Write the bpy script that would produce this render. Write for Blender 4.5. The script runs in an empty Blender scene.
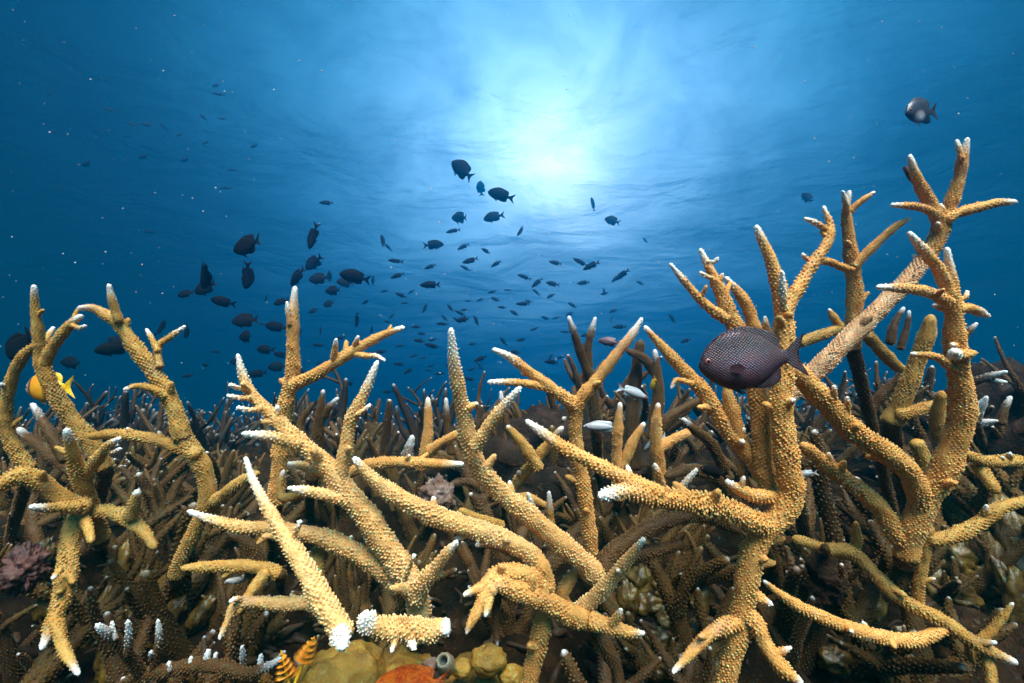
import bpy, math, random
import numpy as np
from mathutils import Vector, Matrix, noise

R = math.radians
random.seed(7)
rng = np.random.default_rng(7)
scene = bpy.context.scene
col = scene.collection

# ------------------------------------------------------------------ camera
CAM = Vector((0.0, 0.0, 0.40))
PITCH = R(19.0)
FPX = 460.0                                   # focal length in pixels of the 1024 wide frame
cam_data = bpy.data.cameras.new('camera')
cam_data.sensor_width = 36.0
cam_data.lens = FPX * 36.0 / 1024.0
cam_data.clip_start = 0.01
cam_data.clip_end = 500.0
cam = bpy.data.objects.new('camera', cam_data)
cam.location = CAM
cam.rotation_euler = (R(90) + PITCH, 0, 0)
col.objects.link(cam)
scene.camera = cam
RIGHT = Vector((1, 0, 0))
UP = Vector((0, -math.sin(PITCH), math.cos(PITCH)))
FWD = Vector((0, math.cos(PITCH), math.sin(PITCH)))


def at(x, y, d):
    """photo pixel + depth in metres -> point in the place"""
    return CAM + FWD * d + RIGHT * ((x - 512.0) / FPX * d) + UP * ((341.5 - y) / FPX * d)


# ------------------------------------------------------------------ sky, strobe stand-in lamp, exposure
world = bpy.data.worlds.new('World')
scene.world = world
world.use_nodes = True
wn = world.node_tree.nodes
wl = world.node_tree.links
wn.clear()
wo = wn.new('ShaderNodeOutputWorld')
bg = wn.new('ShaderNodeBackground')
sky = wn.new('ShaderNodeTexSky')
sky.sky_type = 'NISHITA'
sky.sun_disc = False
sky.sun_elevation = R(41)
sky.sun_rotation = R(6)
sky.air_density = 1.0
sky.dust_density = 3.0
sky.ozone_density = 2.0
bg.inputs['Strength'].default_value = 0.05
# the sun's aureole through thin cloud and spray
SKY_SUN = Vector((math.sin(R(7)) * math.cos(R(39.5)), math.cos(R(7)) * math.cos(R(39.5)), math.sin(R(39.5))))
wt = wn.new('ShaderNodeTexCoord')
wd = wn.new('ShaderNodeVectorMath')
wd.operation = 'DOT_PRODUCT'
wl.new(wt.outputs['Generated'], wd.inputs[0])
wd.inputs[1].default_value = SKY_SUN
# broken thin cloud over the whole sky
wc = wn.new('ShaderNodeTexNoise')
wc.inputs['Scale'].default_value = 6.5
wc.inputs['Detail'].default_value = 7.0
wc.inputs['Roughness'].default_value = 0.62
wc.inputs['Distortion'].default_value = 0.5
wl.new(wt.outputs['Generated'], wc.inputs['Vector'])
cloud = wn.new('ShaderNodeMapRange')
cloud.inputs['From Min'].default_value = 0.32
cloud.inputs['From Max'].default_value = 0.68
cloud.inputs['To Min'].default_value = 0.68
cloud.inputs['To Max'].default_value = 1.30
wl.new(wc.outputs[0], cloud.inputs['Value'])
wb = wn.new('ShaderNodeVectorMath')
wb.operation = 'MULTIPLY'
wl.new(sky.outputs[0], wb.inputs[0])
wb.inputs[1].default_value = (0.0, 0.04, 0.096)
acc = wb.outputs[0]
for power, amount in ((7.0, (0.5, 3.0, 4.9)), (26.0, (3.6, 2.6, 2.0)), (150.0, (4.0, 3.6, 3.2))):
    wm = wn.new('ShaderNodeMath')
    wm.operation = 'MAXIMUM'
    wl.new(wd.outputs['Value'], wm.inputs[0])
    wp = wn.new('ShaderNodeMath')
    wp.operation = 'POWER'
    wl.new(wm.outputs[0], wp.inputs[0])
    wp.inputs[1].default_value = power
    wk = wn.new('ShaderNodeMath')
    wk.operation = 'MULTIPLY'
    wl.new(wp.outputs[0], wk.inputs[0])
    wl.new(cloud.outputs[0], wk.inputs[1])
    wx = wn.new('ShaderNodeVectorMath')
    wx.operation = 'MULTIPLY_ADD'
    wl.new(wk.outputs[0], wx.inputs[0])
    wx.inputs[1].default_value = amount
    wl.new(acc, wx.inputs[2])
    acc = wx.outputs[0]
wl.new(acc, bg.inputs['Color'])
wl.new(bg.outputs[0], wo.inputs['Surface'])

strobe_data = bpy.data.lights.new('sun', 'SUN')  # lamp standing in for the camera strobes, not the sky's sun
strobe_data.energy = 5.0
strobe_data.angle = R(34.0)
strobe_data.color = (1.0, 0.84, 0.68)
sun = bpy.data.objects.new('sun', strobe_data)
col.objects.link(sun)
strobe_from = Vector((0.12, -0.74, 0.70)).normalized()      # strobe side, behind and above the camera; the sky's glow lies ahead
sun.rotation_euler = strobe_from.to_track_quat('Z', 'Y').to_euler()
sun.location = (0, 0, 6)

scene.view_settings.view_transform = 'Standard'
scene.view_settings.look = 'None'
scene.view_settings.exposure = 2.2
scene.view_settings.gamma = 1.0
scene.view_settings.use_curve_mapping = False
cy = scene.cycles
cy.use_denoising = True
cy.max_bounces = 8
cy.diffuse_bounces = 2
cy.glossy_bounces = 2
cy.transmission_bounces = 2
cy.volume_bounces = 1
cy.transparent_max_bounces = 8
cy.use_adaptive_sampling = True
cy.adaptive_threshold = 0.02

SURFACE_Z = 4.6          # water surface above the sea bed datum


# ------------------------------------------------------------------ material helpers
def mat(name):
    m = bpy.data.materials.new(name)
    m.use_nodes = True
    nt = m.node_tree
    return m, nt.nodes, nt.links, nt.nodes['Principled BSDF']


def ramp(nodes, stops, interp='LINEAR'):
    r = nodes.new('ShaderNodeValToRGB')
    r.color_ramp.interpolation = interp
    e = r.color_ramp.elements
    while len(e) < len(stops):
        e.new(0.5)
    for k, (p, c) in enumerate(stops):
        e[k].position = p
        e[k].color = (*c, 1) if len(c) == 3 else c
    return r


def noise_tex(nodes, links, coord, scale, detail=4.0, rough=0.55):
    n = nodes.new('ShaderNodeTexNoise')
    n.inputs['Scale'].default_value = scale
    n.inputs['Detail'].default_value = detail
    n.inputs['Roughness'].default_value = rough
    links.new(coord, n.inputs['Vector'])
    return n


def mixc(nodes, links, fac, a, b, mode='MIX'):
    m = nodes.new('ShaderNodeMix')
    m.data_type = 'RGBA'
    m.blend_type = mode
    for sock, v in ((m.inputs[0], fac), (m.inputs[6], a), (m.inputs[7], b)):
        if isinstance(v, (int, float)):
            sock.default_value = v
        elif isinstance(v, tuple):
            sock.default_value = (*v, 1) if len(v) == 3 else v
        else:
            links.new(v, sock)
    return m.outputs[2]


def bump(nodes, links, h, strength, dist, bsdf):
    b = nodes.new('ShaderNodeBump')
    b.inputs['Strength'].default_value = strength
    b.inputs['Distance'].default_value = dist
    links.new(h, b.inputs['Height'])
    links.new(b.outputs[0], bsdf.inputs['Normal'])


def coral_material(name, c0, c1, stain, stain_amt, tipc=(0.76, 0.70, 0.61), pale=(0.72, 0.55, 0.30)):
    m, n, l, p = mat(name)
    tc = n.new('ShaderNodeTexCoord').outputs['Object']
    big = noise_tex(n, l, tc, 22.0, 4)
    r1 = ramp(n, [(0.35, c0), (0.65, c1)])
    l.new(big.outputs[0], r1.inputs[0])
    fine = noise_tex(n, l, tc, 260.0, 3)
    r2 = ramp(n, [(0.3, (0.72, 0.72, 0.72)), (0.7, (1.12, 1.12, 1.12))])
    l.new(fine.outputs[0], r2.inputs[0])
    c = mixc(n, l, 1.0, r1.outputs[0], r2.outputs[0], 'MULTIPLY')
    st = noise_tex(n, l, tc, 34.0, 5, 0.65)
    r3 = ramp(n, [(0.56, (0, 0, 0)), (0.70, (stain_amt,) * 3)])
    l.new(st.outputs[0], r3.inputs[0])
    c = mixc(n, l, r3.outputs[0], c, stain)
    cup = n.new('ShaderNodeAttribute')
    cup.attribute_name = 'cup'
    c = mixc(n, l, cup.outputs['Fac'], c, pale)
    tip = n.new('ShaderNodeAttribute')
    tip.attribute_name = 'tip'
    c = mixc(n, l, tip.outputs['Fac'], c, tipc)
    l.new(c, p.inputs['Base Color'])
    p.inputs['Roughness'].default_value = 0.62
    p.inputs['Specular IOR Level'].default_value = 0.15
    bump(n, l, fine.outputs[0], 0.5, 0.0012, p)
    return m


M = {}
M['gold'] = coral_material('golden_coral', (0.56, 0.285, 0.085), (0.68, 0.380, 0.135), (0.46, 0.27, 0.17), 0.5)
M['amber'] = coral_material('amber_coral', (0.52, 0.228, 0.052), (0.64, 0.315, 0.088), (0.40, 0.22, 0.15), 0.5,
                            pale=(0.66, 0.42, 0.16))
M['olive'] = coral_material('olive_coral', (0.36, 0.180, 0.036), (0.49, 0.265, 0.064), (0.22, 0.15, 0.09), 0.5,
                            tipc=(0.62, 0.60, 0.56), pale=(0.44, 0.31, 0.13))
M['brown'] = coral_material('brown_coral_baked_shade', (0.044, 0.021, 0.006), (0.085, 0.041, 0.012), (0.12, 0.08, 0.06), 0.6,  # brown colony tone, lowered so weaker light behind sits in the colour
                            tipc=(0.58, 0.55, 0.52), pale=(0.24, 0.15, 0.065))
M['tan'] = coral_material('tan_coral_baked_shade', (0.038, 0.019, 0.004), (0.074, 0.040, 0.008), (0.10, 0.06, 0.035), 0.6,  # shade of the thicket is put into this dark base colour
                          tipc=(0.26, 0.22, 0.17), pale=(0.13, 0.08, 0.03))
M['amber_shade'] = coral_material('amber_coral_baked_shade', (0.070, 0.035, 0.007), (0.12, 0.062, 0.013), (0.08, 0.045, 0.025), 0.7,  # thicket amber with the dimness between branches put in its colour
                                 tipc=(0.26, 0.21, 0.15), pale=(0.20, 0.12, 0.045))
M['dusk'] = coral_material('far_coral_baked_falloff', (0.018, 0.011, 0.006), (0.038, 0.022, 0.011), (0.04, 0.03, 0.03), 0.6,  # light falling off with distance is darkened into this colour
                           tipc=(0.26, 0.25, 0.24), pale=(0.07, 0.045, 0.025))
M['grey'] = coral_material('bleached_coral', (0.42, 0.21, 0.085), (0.54, 0.31, 0.16), (0.10, 0.05, 0.028), 0.95,
                           pale=(0.62, 0.44, 0.30))


# ------------------------------------------------------------------ mesh helpers
def build(name, V, quads, tris, material, parent=None, attrs=None, smooth=True):
    V = np.asarray(V, dtype=np.float32).reshape(-1, 3)
    quads = np.asarray(quads, dtype=np.int32).reshape(-1, 4)
    tris = np.asarray(tris, dtype=np.int32).reshape(-1, 3)
    me = bpy.data.meshes.new(name)
    me.vertices.add(len(V))
    me.vertices.foreach_set('co', V.ravel())
    li = np.concatenate([quads.ravel(), tris.ravel()])
    me.loops.add(len(li))
    me.loops.foreach_set('vertex_index', li)
    nq, ntr = len(quads), len(tris)
    me.polygons.add(nq + ntr)
    st = np.concatenate([np.arange(nq) * 4, nq * 4 + np.arange(ntr) * 3]).astype(np.int32)
    me.polygons.foreach_set('loop_start', st)
    me.polygons.foreach_set('use_smooth', np.full(nq + ntr, smooth, dtype=bool))
    for k, a in (attrs or {}).items():
        at_ = me.attributes.new(k, 'FLOAT', 'POINT')
        at_.data.foreach_set('value', np.asarray(a, dtype=np.float32))
    me.update(calc_edges=True)
    me.validate()
    me.materials.append(material)
    o = bpy.data.objects.new(name, me)
    col.objects.link(o)
    if parent is not None:
        o.parent = parent
    return o


def empty(name, loc):
    o = bpy.data.objects.new(name, None)
    o.empty_display_size = 0.05
    o.location = loc
    col.objects.link(o)
    return o


def tag(o, label=None, cat=None, group=None, kind=None):
    if label:
        o['label'] = label
    if cat:
        o['category'] = cat
    if group:
        o['group'] = group
    if kind:
        o['kind'] = kind
    return o


def spline(P, step_fn):
    """Catmull-Rom through rows of P (x,y,z,r), resampled with step proportional to r"""
    P = np.asarray(P, dtype=float)
    if len(P) == 2:
        P = np.vstack([P[0], (P[0] + P[1]) / 2, P[1]])
    E = np.vstack([2 * P[0] - P[1], P, 2 * P[-1] - P[-2]])
    out = []
    for i in range(1, len(E) - 2):
        p0, p1, p2, p3 = E[i - 1], E[i], E[i + 1], E[i + 2]
        t = np.linspace(0, 1, 24, endpoint=False)[:, None]
        out.append(0.5 * (2 * p1 + (p2 - p0) * t + (2 * p0 - 5 * p1 + 4 * p2 - p3) * t ** 2
                          + (3 * p1 - p0 - 3 * p2 + p3) * t ** 3))
    out.append(E[-2][None])
    D = np.vstack(out)
    s = np.concatenate([[0], np.cumsum(np.linalg.norm(np.diff(D[:, :3], axis=0), axis=1))])
    L = s[-1]
    n = max(4, int(L / step_fn(D[:, 3].mean())))
    q = np.linspace(0, L, n + 1)
    return np.stack([np.interp(q, s, D[:, k]) for k in range(4)], axis=1), q, L


def frames(C):
    T = np.gradient(C, axis=0)
    T /= np.linalg.norm(T, axis=1)[:, None] + 1e-12
    a = np.array([0.3, 0.5, 0.81])
    if abs(T[0] @ a) > 0.9:
        a = np.array([1.0, 0, 0])
    N = np.zeros_like(T)
    v = a - T[0] * (a @ T[0])
    N[0] = v / np.linalg.norm(v)
    for i in range(1, len(T)):
        v = N[i - 1] - T[i] * (N[i - 1] @ T[i])
        N[i] = v / (np.linalg.norm(v) + 1e-12)
    return T, N, np.cross(T, N)


def limb_arrays(P, sides=12, cups=0.0025, cup_len=0.0016, cup_r=0.00078, white=0.014, broken=False,
                wob=0.05, seed=0, step=0.45):
    """tube through P (x,y,z,r) with rounded tip, plus little outward corallite cups"""
    g = np.random.default_rng(seed)
    S, q, L = spline(P, lambda r: r * step)
    C, rad = S[:, :3], S[:, 3].copy()
    n = len(C)
    T, N, B = frames(C)
    # slow waver of the thickness
    ph = g.uniform(0, 6.28, 3)
    rm = rad.mean()
    rad *= 1 + wob * (np.sin(q / rm * 0.9 + ph[0]) + 0.7 * np.sin(q / rm * 2.1 + ph[1]))
    rad *= 1 + 0.10 * np.exp(-q / (rm * 1.2))             # flared foot
    rad *= 1 - 0.12 * np.clip((q - L * 0.8) / (L * 0.2), 0, 1) * (0 if broken or white <= 0 else 1)
    rad[0] *= 0.45
    rt = rad[-1]
    if broken:
        rad = np.concatenate([rad, [rad[-1] * 0.9, rad[-1] * 0.5]])
        C = np.vstack([C, C[-1] + T[-1] * rt * 0.18, C[-1] + T[-1] * rt * 0.30])
    else:
        add = [(0.5, 0.84), (0.95, 0.55), (1.2, 0.22)]
        C = np.vstack([C] + [C[-1] + T[-1] * rt * a for a, b in add])
        rad = np.concatenate([rad, [rt * b for a, b in add]])
    k = len(C) - n
    T = np.vstack([T] + [T[-1]] * k)
    N = np.vstack([N] + [N[-1]] * k)
    B = np.vstack([B] + [B[-1]] * k)
    q = np.concatenate([q, q[-1] + np.linalg.norm(C[n:] - C[n - 1], axis=1)])
    Lt = q[-1]
    n = len(C)
    th = np.arange(sides) / sides * 2 * math.pi
    ring = N[:, None, :] * np.cos(th)[None, :, None] + B[:, None, :] * np.sin(th)[None, :, None]
    nz = 1 + 0.06 * np.sin(3 * th[None] + q[:, None] / rm * 1.3 + ph[2]) + g.normal(0, 0.012, (n, sides))
    V = C[:, None, :] + ring * (rad[:, None] * nz)[:, :, None]
    V = V.reshape(-1, 3)
    cap = len(V)
    V = np.vstack([V, C[-1] + T[-1] * rt * 0.04, C[0]])
    i = np.arange(n - 1)[:, None] * sides
    j = np.arange(sides)[None]
    j2 = (j + 1) % sides
    quads = np.stack([i + j, i + j2, i + sides + j2, i + sides + j], axis=-1).reshape(-1, 4)
    b = (n - 1) * sides
    jj = np.arange(sides)
    tris = np.vstack([np.stack([b + jj, b + (jj + 1) % sides, np.full(sides, cap)], 1),
                      np.stack([(jj + 1) % sides, jj, np.full(sides, cap + 1)], 1)])

    def whiteness(s):
        if white <= 0:
            return np.zeros_like(s)
        return np.clip((s - (Lt - white)) / (white * 0.9), 0, 1) ** 1.6
    tip = np.concatenate([np.repeat(whiteness(q), sides), [1.0 if white > 0 else 0.0, 0.0]])
    if broken:
        tip = np.concatenate([np.repeat((q > Lt - rt * 0.45).astype(float), sides), [1.0, 0.0]])
    tip = np.clip(tip + g.normal(0, 0.05, len(tip)) * (tip > 0.02), 0, 1)
    cupa = np.zeros(len(V))
    if cups:
        seg = np.diff(q)
        w = seg * (rad[1:] + rad[:-1]) * math.pi
        area = w.sum()
        m = int(area / (cups * cups))
        if m > 0:
            u = (np.arange(m) + g.uniform(0.4, 0.6, m)) / m * area
            cw = np.concatenate([[0], np.cumsum(w)])
            s = np.interp(u, cw, q)
            a = np.arange(m) * 2.39996 + g.normal(0, 0.07, m)
            def I(A):
                return np.stack([np.interp(s, q, A[:, c]) for c in range(3)], 1)
            c_, t_, n_, b_ = I(C), I(T), I(N), I(B)
            t_ /= np.linalg.norm(t_, axis=1)[:, None]
            r_ = np.interp(s, q, rad)
            out = n_ * np.cos(a)[:, None] + b_ * np.sin(a)[:, None]
            out /= np.linalg.norm(out, axis=1)[:, None]
            lean = g.uniform(0.55, 0.85, m)[:, None]
            d = out + t_ * lean
            d /= np.linalg.norm(d, axis=1)[:, None]
            e1 = np.cross(d, out)
            e1 /= np.linalg.norm(e1, axis=1)[:, None] + 1e-9
            e2 = np.cross(d, e1)
            sc = np.clip(g.lognormal(-0.02, 0.20, m), 0.55, 1.6)
            sc *= 0.86 + 0.30 * np.sin(s * 85 + ph[0] + 1.7 * np.sin(a + ph[1])) * np.sin(s * 31 + a * 0.0 + ph[2])
            small = np.clip(r_ / 0.006, 0.55, 1.0)
            sc *= small * np.clip(0.55 + (Lt - s) / 0.03, 0.55, 1.0)
            ln = cup_len * sc * g.uniform(0.8, 1.25, m)
            cr = cup_r * np.clip(sc, 0.7, 1.35)
            base = c_ + out * (r_ * 0.96)[:, None]
            K = 5
            kt = np.arange(K) / K * 2 * math.pi
            dirs = e1[:, None] * np.cos(kt)[None, :, None] + e2[:, None] * np.sin(kt)[None, :, None]
            v0 = base[:, None] + dirs * (cr * 1.2)[:, None, None]
            v1 = (base + d * (ln * 0.72)[:, None])[:, None] + dirs * (cr * 0.86)[:, None, None]
            v2 = (base + d * (ln * 1.05)[:, None])[:, None]
            cv = np.concatenate([v0, v1, v2], axis=1)
            per = 2 * K + 1
            o = len(V) + np.arange(m)[:, None] * per
            kk = np.arange(K)
            cq = np.stack([o + kk, o + (kk + 1) % K, o + K + (kk + 1) % K, o + K + kk], -1).reshape(-1, 4)
            ct = np.stack([o + K + kk, o + K + (kk + 1) % K, o + 2 * K + 0 * kk], -1).reshape(-1, 3)
            V = np.vstack([V, cv.reshape(-1, 3)])
            quads = np.vstack([quads, cq])
            tris = np.vstack([tris, ct])
            wt = whiteness(s)
            if broken:
                wt = (s > Lt - rt * 0.45).astype(float)
            tv = np.repeat(np.clip(wt + g.normal(0, 0.22, m) * (wt > 0.01) * (wt < 0.9), 0, 1)[:, None], per, 1)
            tv[:, K:] = np.clip(tv[:, K:] * 1.5, 0, 1)
            bias = g.uniform(0.25, 0.70, m)
            cu = np.zeros((m, per))
            cu[:, K:2 * K] = (bias * 0.55)[:, None]
            cu[:, 2 * K] = bias
            tip = np.concatenate([tip, tv.ravel()])
            cupa = np.concatenate([cupa, cu.ravel()])
    return V, quads, tris, tip, cupa


def limb(name, P, material, parent, origin, **kw):
    V, q, t, tip, cup = limb_arrays(P, **kw)
    return build(name, V - np.array(origin), q, t, material, parent, {'tip': tip, 'cup': cup})


# ------------------------------------------------------------------ sea bed
HY = [-30, -1, 0.0, 0.35, 0.5, 0.7, 1.0, 1.5, 2.2, 3.5, 6, 12, 60]
HZ = [0.0, 0.05, 0.08, 0.14, 0.18, 0.27, 0.40, 0.52, 0.58, 0.64, 0.58, 0.3, -1.2]


def ground(x, y, fine=True):
    h = float(np.interp(y, HY, HZ))
    k = min(1.0, max(0.25, y / 1.6))
    if fine:
        h += k * 0.11 * noise.noise(Vector((x * 1.7, y * 1.7, 3.1)))
        h += k * 0.055 * noise.noise(Vector((x * 5.1, y * 5.1, 9.7)))
        h += 0.020 * noise.noise(Vector((x * 17, y * 17, 1.3)))
        h += 0.016 * noise.noise(Vector((x * 31, y * 31, 7.7)))
        h += 0.014 * noise.noise(Vector((x * 58, y * 58, 5.3)))
    w = max(0.0, min(1.0, (x - 0.35) / 0.9)) * max(0.0, 1 - abs(y - 1.2) / 1.0)
    h += 0.13 * w
    return h


def make_ground():
    def axis(lo, hi, c0, c1, fine, ratio):
        a = list(np.arange(c0, c1, fine))
        s, v = fine, c1
        while v < hi:
            a.append(v); s *= ratio; v += s
        a.append(hi)
        s, v, b = fine, c0, []
        while v > lo:
            s *= ratio; v -= s
            b.append(max(v, lo))
        return np.array(b[::-1] + a)
    X = axis(-45, 45, -0.95, 1.05, 0.008, 1.09)
    Y = axis(-25, 60, 0.25, 1.25, 0.008, 1.09)
    V = np.array([(x, y, ground(x, y)) for y in Y for x in X])
    nx = len(X)
    i = np.arange(len(Y) - 1)[:, None] * nx
    j = np.arange(nx - 1)[None]
    q = np.stack([i + j, i + j + 1, i + nx + j + 1, i + nx + j], -1).reshape(-1, 4)
    m, n, l, p = mat('reef_rubble_baked_shade')  # dark rubble tone, lowered further to hold the shade of unlit crevices
    tc = n.new('ShaderNodeTexCoord').outputs['Object']
    a = noise_tex(n, l, tc, 9, 6, 0.65)
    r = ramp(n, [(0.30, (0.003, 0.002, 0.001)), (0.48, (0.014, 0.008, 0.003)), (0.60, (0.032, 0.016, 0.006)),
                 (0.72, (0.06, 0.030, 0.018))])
    l.new(a.outputs[0], r.inputs[0])
    v = n.new('ShaderNodeTexVoronoi')
    v.inputs['Scale'].default_value = 42
    l.new(tc, v.inputs['Vector'])
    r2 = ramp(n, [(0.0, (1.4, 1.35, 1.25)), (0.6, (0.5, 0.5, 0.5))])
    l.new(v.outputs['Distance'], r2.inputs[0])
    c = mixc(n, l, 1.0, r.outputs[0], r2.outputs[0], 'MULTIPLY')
    sp = noise_tex(n, l, tc, 130, 3, 0.7)
    r3 = ramp(n, [(0.64, (0, 0, 0)), (0.74, (0.5, 0.5, 0.5))])
    l.new(sp.outputs[0], r3.inputs[0])
    c = mixc(n, l, r3.outputs[0], c, (0.12, 0.085, 0.06))
    l.new(c, p.inputs['Base Color'])
    p.inputs['Roughness'].default_value = 0.9
    p.inputs['Specular IOR Level'].default_value = 0.08
    bump(n, l, sp.outputs[0], 0.8, 0.01, p)
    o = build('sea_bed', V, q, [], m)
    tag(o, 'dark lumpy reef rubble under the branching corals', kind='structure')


make_ground()


# ------------------------------------------------------------------ water surface and water body
def make_surface():
    n_ = 150
    ax = np.sign(np.linspace(-1, 1, n_)) * np.abs(np.linspace(-1, 1, n_)) ** 1.8 * 60
    V = []
    for y in ax:
        for x in ax:
            z = SURFACE_Z + 0.06 * noise.noise(Vector((x * 0.7, y * 0.9, 0))) + 0.03 * math.sin(x * 0.8 + y * 1.3)
            V.append((x, y + 8, z))
    i = np.arange(n_ - 1)[:, None] * n_
    j = np.arange(n_ - 1)[None]
    q = np.stack([i + j, i + j + 1, i + n_ + j + 1, i + n_ + j], -1).reshape(-1, 4)
    m, n, l, p = mat('water_surface')
    n.remove(p)
    out = n['Material Output']
    tc = n.new('ShaderNodeTexCoord').outputs['Object']
    mp = n.new('ShaderNodeMapping')
    mp.inputs['Scale'].default_value = (1.0, 1.5, 1.0)
    mp.inputs['Rotation'].default_value = (0, 0, R(-28))
    l.new(tc, mp.inputs['Vector'])
    w1 = noise_tex(n, l, mp.outputs[0], 0.8, 4, 0.5)
    w1.inputs['Distortion'].default_value = 0.6
    w2 = noise_tex(n, l, mp.outputs[0], 4.5, 4, 0.6)
    add = n.new('ShaderNodeMath')
    add.operation = 'MULTIPLY_ADD'
    l.new(w2.outputs[0], add.inputs[0])
    add.inputs[1].default_value = 0.10
    l.new(w1.outputs[0], add.inputs[2])
    b = n.new('ShaderNodeBump')
    b.inputs['Strength'].default_value = 1.0
    b.inputs['Distance'].default_value = 0.08
    l.new(add.outputs[0], b.inputs['Height'])
    # reflectance from below: total beyond the critical angle, the edge softened by wavelets too small to model
    ge = n.new('ShaderNodeNewGeometry')
    dt = n.new('ShaderNodeVectorMath')
    dt.operation = 'DOT_PRODUCT'
    l.new(ge.outputs['Incoming'], dt.inputs[0])
    l.new(b.outputs[0], dt.inputs[1])
    ab = n.new('ShaderNodeMath')
    ab.operation = 'ABSOLUTE'
    l.new(dt.outputs['Value'], ab.inputs[0])
    fr = n.new('ShaderNodeMapRange')
    fr.interpolation_type = 'SMOOTHSTEP'
    l.new(ab.outputs[0], fr.inputs['Value'])
    fr.inputs['From Min'].default_value = 0.14
    fr.inputs['From Max'].default_value = 0.80
    fr.inputs['To Min'].default_value = 1.0
    fr.inputs['To Max'].default_value = 0.03
    tr = n.new('ShaderNodeBsdfTransparent')
    tr.inputs['Color'].default_value = (0.97, 0.98, 0.98, 1)
    gl = n.new('ShaderNodeBsdfGlossy')
    gl.inputs['Roughness'].default_value = 0.22
    gl.inputs['Color'].default_value = (0.9, 0.97, 1.0, 1)
    l.new(b.outputs[0], gl.inputs['Normal'])
    mx = n.new('ShaderNodeMixShader')
    l.new(fr.outputs[0], mx.inputs[0])
    l.new(tr.outputs[0], mx.inputs[1])
    l.new(gl.outputs[0], mx.inputs[2])
    l.new(mx.outputs[0], out.inputs['Surface'])
    o = build('water_surface', V, q, [], m)
    tag(o, 'rippled sea surface seen from below', kind='structure')


make_surface()


def make_haze():
    x0, x1, y0, y1, z0, z1 = -42, 42, -22, 56, -3.2, SURFACE_Z - 0.2
    V = [(x, y, z) for z in (z0, z1) for y in (y0, y1) for x in (x0, x1)]
    Q = [(0, 2, 3, 1), (4, 5, 7, 6), (0, 1, 5, 4), (2, 6, 7, 3), (0, 4, 6, 2), (1, 3, 7, 5)]
    m = bpy.data.materials.new('sea_water')
    m.use_nodes = True
    n, l = m.node_tree.nodes, m.node_tree.links
    n.remove(n['Principled BSDF'])
    v = n.new('ShaderNodeVolumePrincipled')
    v.inputs['Color'].default_value = (0.0, 0.56, 1.0, 1)
    v.inputs['Density'].default_value = 0.125
    v.inputs['Anisotropy'].default_value = 0.88
    l.new(v.outputs[0], n['Material Output'].inputs['Volume'])
    o = build('haze', V, Q, [], m, smooth=False)
    tag(o, 'blue sea water filling the whole view', kind='stuff')


make_haze()

# CORALS_START
# ------------------------------------------------------------------ traced staghorn corals
def hit(x, y, d0=0.25, d1=8.0):
    """depth at which the sight line through a photo pixel meets the sea bed"""
    d = d0
    while d < d1:
        p = at(x, y, d)
        if p.z < ground(p.x, p.y):
            return d
        d += 0.006
    return d1


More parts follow.
